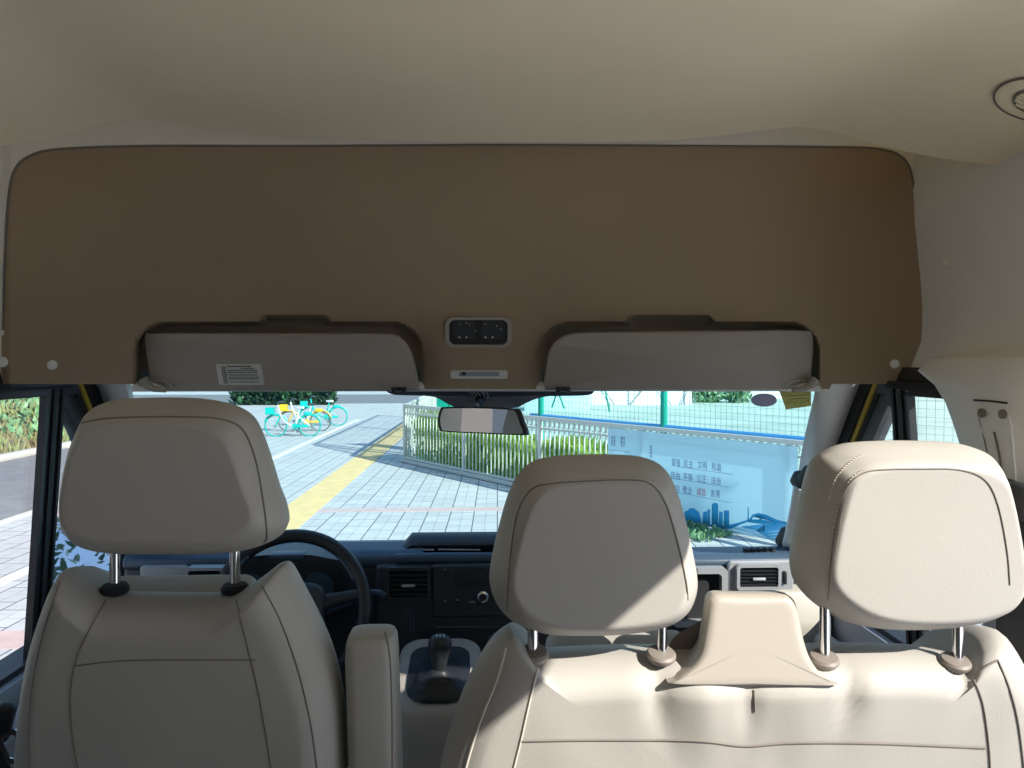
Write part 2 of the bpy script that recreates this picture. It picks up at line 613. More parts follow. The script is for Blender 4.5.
b = nb(); lathe(b, [(0.001, -.004), (0.0085, -.003), (0.0085, 0.0015), (0.005, 0.003), (0.001, 0.003)], P(2, 362, 1.262), (0.8, -.6, 0), 16)
obj('screw_cap', b, M['pillar'], wl)
b = nb()
prism(b, [Vector((.775, .905, 1.61)), Vector((.775, .50, 1.61)), Vector((.775, .62, 1.565)), Vector((.79, .905, 1.31))], (.05, 0, 0))
obj('sun_block_corner', b, M['sidewall'], wr)  # gusset added to keep sun off the gear console
bm = nb()
for x0, x1, z0, z1 in ((-.88, .88, 0, .8), (-.88, .88, 1.3, 1.74), (-.88, -.5, .8, 1.3), (.5, .88, .8, 1.3), (-.06, .06, .8, 1.3)):
    box(bm, ((x0 + x1) / 2, -2.02, (z0 + z1) / 2), (x1 - x0, 0.05, z1 - z0))
struct('wall_back', bm, M['darktrim'], 'dark rear wall of the cabin', 'wall')
# panes behind the driver (left side)
for k, (y0, y1) in enumerate(((0.05, 0.86), (-1.7, -0.75))):
    b = nb()
    slab(b, lambda u, v: Vector((-side(.75 + .55 * v) - 0.03, y0 + (y1 - y0) * u, .75 + .55 * v)), 1, 4, (-0.004, 0, 0))
    struct('window_%d' % (k + 1), b, M['pglass'] if k else M['lglass'], 'smoked side window on the left, %s' % ('just behind the driver' if k == 0 else 'at the rear'), 'window')

b = nb()
slab(b, lambda u, v: Vector((side(.75 + .55 * v) + 0.03, -1.9 + 1.35 * u, .75 + .55 * v)), 1, 4, (0.004, 0, 0))
struct('window_4', b, M['pglass'], 'smoked side window on the right at the rear', 'window')
b = nb(); box(b, (0, -2.02, 1.05), (1.0, .005, .5)); struct('window_5', b, M['pglass'], 'smoked rear window', 'window')

# ---- windscreen
def ws_fn(u, v):
    s = 2 * u - 1
    v = -0.06 + 1.06 * v
    t = Vector((0.693 * s, 1.62 - 0.09 * s * s, 1.247))
    bt = Vector((0.895 * s, 2.40 - 0.28 * s * s, 0.69))
    return t.lerp(bt, v) + Vector((0, 0.03, 0.03)) * (math.sin(PI * max(0, v)))
bm = nb()
slab(bm, ws_fn, 40, 24, (0, 0.0033, 0.0035))
ws_bvh = BVHTree.FromBMesh(bm)
ws = struct('window_3', bm, M['wglass'], 'blue-green tinted windscreen across the front of the van', 'windscreen')
# black shade band with a lobe behind the mirror
pts = [(384, 385), (590, 385), (594, 391), (586, 395.5), (552, 396), (536, 399), (524, 404), (512, 408), (462, 408), (448, 404), (436, 397.5), (420, 395.5), (396, 395), (386, 391)]
bm = nb()
ring = [on(ws_bvh, q.x, q.y, 0.004) for q in spline([(x, y, 0) for x, y in pts], 4, True)]
ring = [q for q in ring if q is not None]
loft(bm, [ring, [q + Vector((0, 0.002, 0.002)) for q in ring]])
obj('shade_band', bm, M['blackpl'], ws, 'black shade band at top centre')
pts = rrect(26, 13, 6.4)
for nm, m, poly in (('oval_sticker', 'stick_g', [(764 + 13 * math.cos(a * PI / 12), 400.3 + 6.4 * math.sin(a * PI / 12)) for a in range(24)]),
                    ('square_sticker', 'stick_y', [(779.5, 391.5), (811, 391.5), (811, 406), (786, 409.5)])):
    bm = nb()
    ring = [on(ws_bvh, x, y, 0.003) for x, y in poly]
    loft(bm, [ring, [q + Vector((0, 0.001, 0.001)) for q in ring]])
    s = obj(nm, bm, M[m], ws, 'grey oval sticker' if 'oval' in nm else 'olive yellow sticker with handwriting')
    if 'square' in nm:
        b2 = nb()
        for (x0, y0, x1, y1) in ((785, 396, 810, 395), (787, 403, 792, 401), (794, 404, 797, 401), (799, 403, 804, 402), (805, 402, 809, 400), (789, 399, 808, 398)):
            tube(b2, [on(ws_bvh, x0, y0, 0.0032), on(ws_bvh, x1, y1, 0.0032)], 0.0005, 5)
        obj('handwriting', b2, M['ink'], s)

# ---- doors, frames, pillars
L0a, L0b = Vector((1.44, 1.215)), Vector((1.84, 0.745))        # (Y, Z): front edge of the quarter light
Ldir = (L0b - L0a).normalized()
Lnrm = Vector((-Ldir.y, Ldir.x))                                # forward / up


def yz(sgn, poly, x_in, x_out, bm):
    """prism from a (Y,Z) polygon lying on the side of the cab"""
    if sgn < 0: poly = [(y + .05 * sstep(1.0, 1.3, y), z) for y, z in poly]
    A = [Vector((sgn * (side(z) - x_in), y, z)) for y, z in poly]
    B = [Vector((sgn * (side(z) + x_out), y, z)) for y, z in poly]
    va = [bm.verts.new(p) for p in A]; vb = [bm.verts.new(p) for p in B]
    n = len(va)
    bm.faces.new(va); bm.faces.new(vb[::-1])
    for k in range(n):
        bm.faces.new((va[k], vb[k], vb[(k + 1) % n], va[(k + 1) % n]))


def Lp(z, off):
    t = (z - (L0a.y + Lnrm.y * off)) / Ldir.y
    return (L0a.x + Lnrm.x * off + Ldir.x * t, z)


for sgn, nm, lab in ((-1, 'door_1', 'driver door with dark window frame, left of the driver seat'), (1, 'door_2', 'passenger door with dark window frame, right of the bench seat')):
    b = nb()
    # lower panel
    yz(sgn, [(0.93, 0.10), (1.86, 0.10), (1.86, 0.70), (0.93, 0.70)], 0.03, 0.03, b)
    dr = struct(nm, b, M['doorgrey'], lab, 'door')
    b = nb()
    yz(sgn, [(0.93, 0.68), (1.90, 0.68), (1.90, 0.745), (0.93, 0.745)], 0.028, 0.045, b)
    obj('window_sill', b, M['doorgrey'], dr)
    b = nb()
    yz(sgn, [(0.93, 0.741), (1.88, 0.741), (1.88, 0.757), (0.93, 0.757)], 0.012, 0.045, b)      # belt rubber
    yz(sgn, [(0.93, 1.238), (1.47, 1.238), (1.45, 1.29), (0.93, 1.29)], 0.012, 0.012, b)          # top rail
    yz(sgn, [Lp(1.28, 0.0), Lp(0.74, 0.0), Lp(0.74, 0.035), Lp(1.28, 0.035)], 0.012, 0.012, b)      # sloping frame
    yz(sgn, [(1.355, 0.75), (1.415, 0.75), (1.415, 1.25), (1.355, 1.25)], 0.010, 0.003, b)          # divider
    yz(sgn, [(1.41, 1.215), Lp(1.215, 0), Lp(1.25, 0), (1.41, 1.25)], 0.011, 0.012, b)
    obj('window_frame', b, M['blackpl'], dr)
    b = nb()
    yz(sgn, [(1.372, 0.75), (1.382, 0.75), (1.382, 1.25), (1.372, 1.25)], 0.014, 0.0, b)
    yz(sgn, [(1.399, 0.75), (1.407, 0.75), (1.407, 1.25), (1.399, 1.25)], 0.014, 0.0, b)
    yz(sgn, [(0.93, 1.256), (1.45, 1.256), (1.45, 1.264), (0.93, 1.264)], 0.018, 0.0, b)
    obj('window_rubber', b, M['rubber'], dr)
    b = nb()
    yz(sgn, [(0.93, 0.75), (1.36, 0.75), (1.36, 1.245), (0.93, 1.245)], -0.002, 0.006, b)
    yz(sgn, [(1.41, 0.75), Lp(0.75, 0.01), Lp(1.2, 0.01), (1.41, 1.23)], -0.002, 0.006, b)
    obj('pane', b, M['sglass'], dr)
    b = nb()
    yz(sgn, [(0.93, 0.0), (1.95, 0.0), (1.95, 0.69), (0.93, 0.69)], -0.05, 0.07, b)
    obj('outer_skin', b, M['yellowbody'], dr, 'yellow painted outer skin')
    # pillar strips
    b = nb()
    yz(sgn, [Lp(1.265, 0.047), Lp(0.70, 0.047), Lp(0.70, 0.060), Lp(1.265, 0.060)], 0.012, 0.03, b)
    struct('trim_%s_jamb' % ('left' if sgn < 0 else 'right'), b, M['yellowbody'], 'yellow painted door jamb strip on the %s side' % ('left' if sgn < 0 else 'right'), 'trim')
    b = nb()
    yz(sgn, [Lp(1.265, 0.033), Lp(0.68, 0.033), Lp(0.68, 0.049), Lp(1.265, 0.049)], 0.008, 0.03, b)
    yz(sgn, [Lp(1.265, 0.058), Lp(0.68, 0.058), Lp(0.68, 0.11), Lp(1.265, 0.11)], 0.018, 0.05, b)
    yz(sgn, [(0.93, 1.285), (1.62, 1.285), (1.64, 1.262), (0.93, 1.262)], 0.004, 0.05, b)
    struct('trim_%s_seal' % ('left' if sgn < 0 else 'right'), b, M['rubber'], 'black rubber door seal on the %s side' % ('left' if sgn < 0 else 'right'), 'trim')
    # A pillar cover
    b = nb()
    rings = []
    for k in range(13):
        t = k / 12
        wsp = ws_fn(0.5 + sgn * 0.5, 0.02 + 0.98 * t) + Vector((0, -0.012, -0.005))
        z = wsp.z
        yo, zo = Lp(max(0.66, 1.268 - (1.268 - 0.70) * t), 0.088)
        if sgn < 0: yo += .05
        outp = Vector((sgn * (side(zo) - 0.016), yo, zo))
        inw = Vector((-sgn * 0.016, -0.018, 0))
        mid = (wsp + outp) / 2
        rings.append([wsp + Vector((-sgn * 0.002, 0.02, 0.0)), wsp + Vector((-sgn * 0.002, 0, 0)), wsp.lerp(mid, 0.45) + inw * 0.6, mid + inw, outp.lerp(mid, 0.4) + inw * 0.75, outp, outp + Vector((sgn * 0.03, 0.03, 0.0)), wsp + Vector((sgn * 0.03, 0.05, 0.02))])
    loft(b, rings)
    struct('trim_%s_pillar' % ('left' if sgn < 0 else 'right'), b, M['pillar'], 'beige sloping windscreen pillar cover on the %s side' % ('left' if sgn < 0 else 'right'), 'pillar')
# black ended grab handle on right pillar
gh = thing('grab_handle', 'beige grab handle with black end caps on the right windscreen pillar', 'handle', P(795, 520, 1.75))
A0, A1 = P(800, 487, 1.62), P(788, 545, 1.80)
b = nb(); tube(b, spline([A0, A0.lerp(A1, .3) + Vector((-.012, -.03, 0)), A0.lerp(A1, .7) + Vector((-.012, -.03, 0)), A1], 6), 0.014, 10)
obj('grip', b, M['pillar'], gh)
for (px, py, Y, s) in ((801, 483, 1.62, 1.0), (789, 541, 1.80, 1.4)):
    c = P(px, py, Y)
    b = nb()
    box(b, c + Vector((0.012, 0.012, 0)), (0.045 * s, 0.05, 0.038 * s), (0.5, 0.1, 0.3), 0.012, 3)
    box(b, c + Vector((0.004, -0.02, 0.02 * s)), (0.02 * s, 0.03, 0.04 * s), (0.6, 0.1, 0.4), 0.008, 2)
    box(b, c + Vector((0.018, -0.03, -0.008)), (0.014 * s, 0.012, 0.016), (0.5, 0, 0.3), 0.004, 2)
    obj('end_cap', b, M['blackpl'], gh, 'black end cap')

# ---- right B pillar cover
bm = nb()
zs = [1.318, 1.306, 1.285, 1.262, 1.235, 1.205, 1.17, 1.13, 1.10, 1.06, 0.9, 0.5, 0.05]
fy = [1.250, 1.285, 1.292, 1.240, 1.205, 1.180, 1.155, 1.135, 1.12, 1.115, 1.10, 1.10, 1.10]
rings = []
for z, y in zip(zs, fy):
    top = sstep(1.30, 1.318, z)
    xin = 0.742 - 0.012 * sstep(1.30, 1.15, z) + 0.05 * top
    so = side(min(z, 1.25))
    rings.append([Vector((so + .02, y + .012, z)), Vector((xin + .030, y + 0.004, z)), Vector((xin + 0.012, y - 0.012, z)), Vector((xin, y - 0.045, z)),
                  Vector((xin - 0.006, 1.06, z)), Vector((xin - 0.004, 1.02, z)), Vector((xin + 0.012, 0.985, z)), Vector((xin + 0.05, 0.93, z)), Vector((so + .03, 0.885, z)), Vector((so + .05, 0.885, z))])
loft(bm, rings[:10])
bp_bvh = BVHTree.FromBMesh(bm)
bpil = struct('trim_right_side_pillar', bm, M['pillar'], 'beige pillar cover right of the bench seat with a seat belt plate', 'pillar')
bm = nb(); loft(bm, [[p + Vector((.004 if p.x < .8 else 0, 0, 0)) for p in r] for r in rings[9:]])
struct('trim_lower_pillar', bm, M['doorgrey'], 'dark lower part of the pillar', 'pillar', bpil)
# plate with two screws and slot
ring = [on(bp_bvh, x, y, 0.0) for x, y in ((974, 401), (1006, 404), (1012, 425), (1016, 470), (1018, 505), (999, 505), (991, 470), (982, 430))]
if all(q is not None for q in ring):
    b = nb(); loft(b, [[q + Vector((.004, 0, 0)) for q in ring], [q + Vector((-.0025, -.001, 0)) for q in ring]])
    plt_ = obj('belt_plate', b, M['pillar'], bpil)
    for px, py in ((984, 413), (1005, 414)):
        q = on(bp_bvh, px, py, .002)
        b = nb(); lathe(b, [(0.001, 0.001), (0.005, 0.001), (0.0068, 0.003), (0.0068, 0.0), (0.001, -.003)], q + Vector((-.002, 0, 0)), (-1, -.2, 0), 14)
        obj('screw', b, M['guide'], plt_)
    seam('slot', bp_bvh, [(994, 432), (1000, 460), (1005, 500)], plt_, 'seam', 0.0015, 6, 0.003)
    seam('plate_edge', bp_bvh, [(974, 400), (990, 401), (1007, 403)], plt_, 'rubber', 0.0014, 6, 0.002)
    seam('plate_edge', bp_bvh, [(974, 400), (982, 430), (991, 470), (999, 505)], plt_, 'seam', 0.0010, 6, 0.002)

# passenger belt hanging from its guide
sb = thing('seat_belt', 'black seat belt strap and guide hanging on the right pillar', 'seat belt', (0.70, 0.98, 1.1))
b = nb(); box(b, (0.715, 0.985, 1.115), (0.02, 0.05, 0.05), (0.25, 0, 0.5), 0.008, 3); obj('belt_guide', b, M['blackpl'], sb)
b = nb(); box(b, (0.722, 0.985, 0.80), (0.005, 0.048, 0.62), (0, 0, 0.6)); obj('strap', b, M['strap'], sb)

# ---- ceiling vent (right edge of the picture)
vc = PZ(1030, 99, 1.0)
d = D(1042, 101)
t = 0.3
while True:
    q = CAM + d * t
    if q.z >= ceil_z(q.x) - 0.001 or t > 3: break
    t += 0.002
sl_v = (ceil_z(q.x + .02) - ceil_z(q.x - .02)) / .04
VA = Vector((-sl_v, 0, 1)).normalized()
q = Vector((q.x, q.y, ceil_z(q.x)))
vt = thing('ceiling_vent', 'round beige air vent in the ceiling at upper right', 'vent', q)
b = nb(); lathe(b, [(0.001, -.001), (0.040, -.001), (0.046, -.003), (0.052, -.001), (0.054, 0.004), (0.001, 0.006)], q, VA, 40)
obj('rim', b, M['headliner'], vt)
b = nb(); lathe(b, [(0.0290, -.002), (0.0294, -.004), (0.0312, -.004), (0.0316, -.002)], q, VA, 40); obj('ring', b, M['seam'], vt)
b = nb(); lathe(b, [(0.0532, -.0005), (0.0536, -.002), (0.0546, -.002), (0.0550, 0.0)], q, VA, 40); obj('rim_shadow_ring', b, M['seam'], vt)
b = nb()
for k in range(-3, 4):
    box(b, q + Vector((0, k * 0.008, -.003)), (2 * math.sqrt(max(.0001, .030 ** 2 - (k * .008) ** 2)), 0.003, 0.004), (0.5, -math.atan(sl_v), 0))
obj('louvre', b, M['headliner'], vt)

# ------------------------------------------------------------------ sun visors
def visor(outline, lab, hinge_px, clip_px):
    pix = spline([(x, y, 0) for x, y in outline], 6, True)
    Yv = lambda x, y: panel_Y(480, 300 if y < 340 else y) * 0 + 1.452 + 0.045 * (y - 330) / 60
    front = [P(q.x, q.y, Yv(q.x, q.y)) for q in pix]
    cen = sum(front, Vector()) / len(front)
    rings = []
    for ins, dy in ((0.010, 0.024), (0.002, 0.020), (0.0, 0.012), (0.002, 0.004), (0.008, 0.0)):
        r = []
        for p in front:
            dv = cen - p
            r.append(p + dv.normalized() * ins * 1.0 + Vector((0, dy, 0)))
        rings.append(r)
    v = thing('sun_visor', lab, 'sun visor', cen)
    b = nb(); loft(b, rings)
    bv = BVHTree.FromBMesh(b)
    pan = obj('panel', b, M['visor'], v)
    # hinge foot
    hx, hy, dirx = hinge_px
    b = nb()
    tube(b, [P(hx - 9 * dirx, hy - 7, 1.475), P(hx - 5 * dirx, hy - 1, 1.475), P(hx + 2 * dirx, hy + 3, 1.478), P(hx + 14 * dirx, hy + 4, 1.48)], [0.010, 0.008, 0.006, 0.005], 8)
    obj('hinge_arm', b, M['visor'], v)
    seam('hinge_slot', bv, [(hx - 1 * dirx, hy - 5), (hx + 12 * dirx, hy - 5), (hx + 20 * dirx, hy + 1)], pan, 'thread', 0.0009, 5)
    cx, cy = clip_px
    b = nb()
    box(b, P(cx, cy, 1.480), (0.030, 0.014, 0.008), (0, 0, 0), 0.002, 2)
    box(b, P(cx - 5, cy + 1, 1.474), (0.008, 0.018, 0.010), (0, 0, 0), 0.002, 2)
    box(b, P(cx + 5, cy + 1, 1.474), (0.008, 0.018, 0.010), (0, 0, 0), 0.002, 2)
    obj('clip', b, M['blackpl'], v, 'small black clip')
    return v, pan, bv


v1, p1, bv1 = visor([(143, 336), (150, 333), (200, 332.5), (300, 333), (385, 333.5), (402, 339), (411, 352), (417, 375), (418, 388), (410, 391), (300, 391), (200, 391), (165, 391), (150, 387), (147, 372)],
                    'grey-beige sun visor above the driver with a white printed label', (152, 386, 1), (399, 389))
v2, p2, bv2 = visor([(545, 388), (546, 370), (550, 350), (560, 338), (580, 332.5), (650, 331), (740, 330), (805, 330), (813, 333), (815, 345), (813, 370), (811, 385), (804, 389), (780, 390), (700, 390), (620, 390), (556, 390.5)],
                    'plain grey-beige sun visor on the passenger side', (806, 386, -1), (563, 389))
# label on the driver visor
ring = [on(bv1, x, y, 0.0005) for x, y in ((216, 364.5), (219, 364), (258, 364), (261, 365), (264.5, 384), (262, 385), (222, 385), (219, 384))]
b = nb(); loft(b, [[q + Vector((0, .001, 0)) for q in ring], [q + Vector((0, -.0004, 0)) for q in ring]])
lb = obj('label', b, M['label'], p1, 'white printed warning label')
b = nb()
random.seed(3)
for k, y in enumerate((366.3, 368.4, 370.4, 372.4, 375.0, 377.2, 379.0, 382.0)):
    x = 218.5 + (y - 364) * 0.18 + (8 if k > 1 else 9)
    xe = 256 + (y - 364) * 0.18
    if k == 0: x, xe = 227, 251
    if k == 1: x, xe = 241, 254
    while x < xe:
        l = random.uniform(0.8, 2.6)
        tube(b, [on(bv1, x, y, .0014), on(bv1, min(x + l, xe), y, .0014)], 0.0008 if k else 0.0011, 5)
        x += l + 0.5
for k in range(5):
    y = 368 + 3.5 * k
    x = 220.5 + (y - 364) * 0.18
    tube(b, [on(bv1, x + 4 * math.cos(a) * .5 + 2, y + 1.3 * math.sin(a), .0014) for a in (0, 1.05, 2.1, 3.14, 4.2, 5.2, 6.28)], 0.0008, 5)
obj('printing', b, M['ink'], lb)

# overhead console
oc = thing('overhead_console', 'black overhead switch panel in a beige bezel above the mirror', 'console', P(478, 331, panel_Y(478, 331)))
Yc = panel_Y(478, 331)
up = (P(478, 318, panel_Y(478, 318)) - P(478, 345, panel_Y(478, 345))).normalized()
cc = P(478.5, 331, Yc)
sc = Yc / F
b = nb(); frame_ring(b, cc + Vector((0, .006, 0)), 66 * sc, 31 * sc, 58 * sc, 25 * sc, 0.014, 9 * sc, 6 * sc, (1, 0, 0), up); obj('bezel', b, M['visor'], oc)
b = nb(); plate(b, cc + Vector((0, .006, 0)), 59 * sc, 26 * sc, 0.007, 6 * sc, (1, 0, 0), up); face = obj('switch_face', b, M['blackpl'], oc)
b = nb()
for dx in (-14, 14):
    plate(b, cc + Vector((dx * sc, 0, 0)) + up * 1.0 * sc + Vector((0, -.001, 0)), 22 * sc, 18 * sc, 0.003, 4 * sc, (1, 0, 0), up)
obj('switch_pad', b, M['dash'], face)
b = nb()
for dx in (-19, -12, 7, 14):
    lathe(b, [(.0005, 0), (.0022, 0), (.0018, .0015), (.0003, .0018)], cc + Vector((dx * sc, -.005, 0)) - up * 6.5 * sc, (0, -1, 0), 10)
for dx, dz in ((-18, 7), (-12, 8), (-9, 7), (7, 7), (18, 5), (22, 2), (-3, 0)):
    lathe(b, [(.0004, 0), (.0012, 0), (.0008, .001), (.0003, .001)], cc + Vector((dx * sc, -.005, 0)) + up * dz * sc, (0, -1, 0), 8)
obj('switch_marking', b, M['white'], face)
# dome lamp
dl = thing('dome_lamp', 'small white interior lamp bar under the overhead switch panel', 'lamp', P(479, 374, panel_Y(479, 374)))
Yd = panel_Y(479, 374); sc = Yd / F
cc = P(479, 373.5, Yd + .002)
up2 = (P(478, 366, panel_Y(478, 366)) - P(478, 380, panel_Y(478, 380))).normalized()
b = nb(); plate(b, cc, 57 * sc, 9 * sc, 0.008, 1.6 * sc, (1, 0, 0), up2, 0.0015); hs = obj('housing', b, M['white'], dl)
b = nb(); plate(b, cc + Vector((0, -.0065, 0)), 40 * sc, 4.6 * sc, 0.003, 1 * sc, (1, 0, 0), up2); obj('lens', b, M['lens'], dl)
b = nb(); box(b, cc + Vector((-15 * sc, -.009, 0)), (4 * sc, .005, 3.4 * sc), None, .001); obj('switch', b, M['blackpl'], dl)

# ------------------------------------------------------------------ rear view mirror
mc = P(482, 421, 1.50)
rm = thing('rear_view_mirror', 'black framed rear view mirror hanging from the windscreen', 'mirror', mc)
s = 1.50 / F
tilt = Euler((R_(-2), 0, R_(-24)), 'XYZ').to_matrix()
def mrot(b, c):
    b.transform(Matrix.Translation(c) @ tilt.to_4x4() @ Matrix.Translation(-c))
cw = 1 / math.cos(R_(24))
outl = [(x * cw, y) for x, y in [(-42, 11), (-36, 13), (0, 14), (30, 13), (36, 11), (41, -2), (44, -10), (40, -12.5), (0, -12.5), (-38, -12), (-43, -9), (-44.5, 0)]]
pix = spline([(x * s, 0, y * s) for x, y in outl], 6, True)
b = nb()
loft(b, [[mc + Vector((p.x * k, dy, p.z * k)) for p in pix] for k, dy in ((0.95, -.004), (1.0, -.003), (1.02, .004), (1.0, .012), (0.85, .025), (0.5, .032))])
mrot(b, mc); obj('housing', b, M['blackpl'], rm)
b = nb()
loft(b, [[mc + Vector((p.x * k, dy, p.z * k * .97)) for p in pix] for k, dy in ((0.93, -.002), (0.93, -.0052))])
mrot(b, mc); obj('mirror_glass', b, M['mirror'], rm)
b = nb()
wq = on(ws_bvh, 480, 401, 0.006)
tube(b, [mc + Vector((0, .025, .008)), mc + Vector((0, .05, .03)), wq], [0.007, 0.006, 0.012], 10)
obj('stem', b, M['blackpl'], rm)
b = nb()
for dx in (-8, -4, 0, 5, 9):
    tube(b, spline([on(ws_bvh, 474 + dx, 390, 0.008), on(ws_bvh, 478 + dx * .9 + 2, 395, 0.012), on(ws_bvh, 481 + dx * .4, 401, 0.010)], 5), 0.0012, 5)
obj('wire', b, M['silver'], rm)

# ------------------------------------------------------------------ cushions
def cushion(outline, pt, nrm, prof, n=10, disp=None, back=0.0):
    """outline in pixels, unprojected on the plane (pt, nrm); prof = [(inset, offset along +Y)] from the rear face to the front"""
    pix = spline([(x, y, 0) for x, y in outline], n, True)
    sil = [PP(q.x, q.y, pt, nrm) for q in pix]
    xs = [p.x for p in sil]; zs_ = [p.z for p in sil]
    cx, cz = (min(xs) + max(xs)) / 2, (min(zs_) + max(zs_)) / 2
    hw, hh = (max(xs) - min(xs)) / 2, (max(zs_) - min(zs_)) / 2
    def ypl(x, z): return pt.y - (nrm.x * (x - pt.x) + nrm.z * (z - pt.z)) / nrm.y
    rings = []
    d0, y0 = prof[0]
    full = [(d0, y0, f) for f in (0.03, .12, .22, .32, .42, .52, .62, .72, .80, .87, .93, .97)] + [(d, y, 1.0) for d, y in prof]
    for d, dy, f in full:
        sx, sz = (1 - d / hw) * f, (1 - d / hh) * f
        r = []
        for p in sil:
            x, z = cx + (p.x - cx) * sx, cz + (p.z - cz) * sz
            e = disp(x, z, f, dy) if disp else 0.0
            r.append(Vector((x, ypl(x, z) + dy + e, z)))
        rings.append(r)
    dl_, yl_ = prof[-1]
    for f in (.8, .4, .05):
        rings.append([Vector((cx + (p.x - cx) * (1 - dl_ / hw) * f, ypl(cx + (p.x - cx) * (1 - dl_ / hw) * f, cz + (p.z - cz) * (1 - dl_ / hh) * f) + yl_, cz + (p.z - cz) * (1 - dl_ / hh) * f)) for p in sil])
    b = nb()
    loft(b, rings)
    return b


HPROF = [(0.030, -0.052), (0.026, -0.0515), (0.018, -0.040), (0.008, -0.022), (0.001, -0.006), (0.0, 0.004), (0.002, 0.02), (0.008, 0.038), (0.02, 0.05), (0.035, 0.055)]
YH = 0.925


def headrest(outline, root, posts, seams, zbot, ypost, threads=()):
    nrm = Vector((0, 1, 0.06)).normalized()
    mid = outline[0]
    pt = P(sum(p[0] for p in outline) / len(outline), sum(p[1] for p in outline) / len(outline), YH)
    b = cushion(outline, pt, nrm, HPROF)
    bv = BVHTree.FromBMesh(b)
    h = obj('headrest', b, M['seat'], root, ang=60)
    for sm, mm, rr in seams:
        seam('headrest_seam', bv, sm, h, mm, rr)
    for px, y0, y1 in posts:
        a, c = P(px, y0 - 8, ypost), P(px, y1, ypost)
        b = nb(); tube(b, [a, c - Vector((0, 0, .02))], 0.0065, 12)
        obj('post', b, M['chrome'], h, 'chrome headrest post')
    # stitches
    for th in threads:
        b = nb()
        sp = spline([(x, y, 0) for x, y in th], 14)
        for a, c in zip(sp[::2], sp[1::2]):
            A, B = on(bv, a.x, a.y, .0006), on(bv, c.x, c.y, .0006)
            if A and B: tube(b, [A, B], 0.0009, 5)
        if len(b.verts): obj('stitching', b, M['thread'], h)
        else: b.free()
    return h


# driver seat ------------------------------------------------------
ds = thing('driver_seat', 'dark-shaded beige driver seat with headrest and folded up armrest', 'seat', (-0.36, 1.15, 0.0))
tn = Vector((0, 1, 0.17)).normalized()
dpt = P(180, 650, 0.96)
SPROF = [(0.045, -0.055), (0.040, -0.054), (0.025, -0.048), (0.010, -0.032), (0.002, -0.012), (0.0, 0.004), (0.002, 0.02), (0.01, 0.05), (0.025, 0.075), (0.05, 0.085)]
def d_disp(x, z, f, dy):
    return 0.004 * mnoise.noise(Vector((x * 9, z * 9, 1.3))) * min(1, max(0, (-dy) / .03))
b = cushion([(63, 571), (74, 573), (88, 584), (104, 593), (118, 595), (170, 596), (225, 595), (246, 588), (264, 576), (279, 565), (288, 566), (300, 586), (318, 620), (334, 658), (343, 700), (347, 768), (349, 860), (340, 960), (300, 990), (180, 995), (60, 990), (24, 960), (20, 860), (21, 768), (26, 700), (36, 645), (50, 600)],
            dpt, tn, SPROF, 8, d_disp)
dbv = BVHTree.FromBMesh(b)
bk = obj('backrest', b, M['seat'], ds, ang=60)
for sm in ([(106, 600), (92, 625), (78, 655), (71, 690), (72, 730), (78, 768), (84, 800)], [(236, 600), (246, 640), (258, 690), (267, 740), (271, 768), (275, 800)], [(75, 666), (120, 661), (180, 660), (256, 660)],
           [(60, 582), (44, 630), (33, 680), (29, 730), (30, 768), (32, 800)], [(262, 586), (280, 620), (298, 670), (310, 720), (317, 768), (320, 800)]):
    seam('back_seam', dbv, sm, bk)
b = nb(); box(b, P(173, 602, 1.0), (0.20, 0.10, 0.045), (0.1, 0, 0), 0.018, 4); obj('top_bolster', b, M['seat'], bk)
for px in (115, 235):
    b = nb(); lathe(b, [(.001, 0), (.016, 0), (.017, .006), (.014, .010), (.001, .010)], P(px, 592, 0.955), (0, 0, 1), 18); obj('post_guide', b, M['rubber'], bk)
headrest([(81, 424), (90, 411), (106, 402), (130, 398.5), (170, 397.5), (205, 399), (232, 405), (250, 416), (260, 434), (268, 456), (278, 490), (286, 512), (286, 528), (274, 540), (250, 549), (215, 553.5), (160, 554), (110, 553), (80, 546), (66, 532), (62, 512), (64, 486), (71, 450)],
         ds, [(115, 553, 594), (235, 552, 594)], [([(82, 423), (102, 419), (140, 417), (190, 417), (220, 419), (242, 429), (255, 458), (263, 500), (267, 535), (264, 542)], 'seam', .0012)], 0, 0.955)
b = nb(); box(b, (-0.385, 1.27, 0.40), (0.50, 0.52, 0.16), (0.08, 0, 0), 0.05, 4); obj('cushion', b, M['seat'], ds)
b = nb(); box(b, (-0.385, 1.27, 0.15), (0.42, 0.42, 0.32), None, 0.02, 2); obj('seat_base', b, M['blackpl'], ds)
# armrest
b = nb()
c0 = P(370, 634, 0.95)
ring0 = []
rings = []
for z, wx, wy, y in ((c0.z - .42, .056, .09, 1.04), (c0.z - .2, .061, .10, 1.0), (c0.z - .03, .062, .075, .965), (c0.z - .010, .060, .070, .963), (c0.z - .002, .055, .058, .963), (c0.z, .042, .04, .963)):
    rings.append([Vector((c0.x + .001 + x, y + yy, z)) for x, yy in rrect(wx, wy, 0.016, 5)])
loft(b, rings)
abv = BVHTree.FromBMesh(b)
arm = obj('armrest', b, M['seat'], ds, ang=50)
seam('armrest_seam', abv, [(385, 632), (390, 660), (392, 720), (392, 790)], arm)

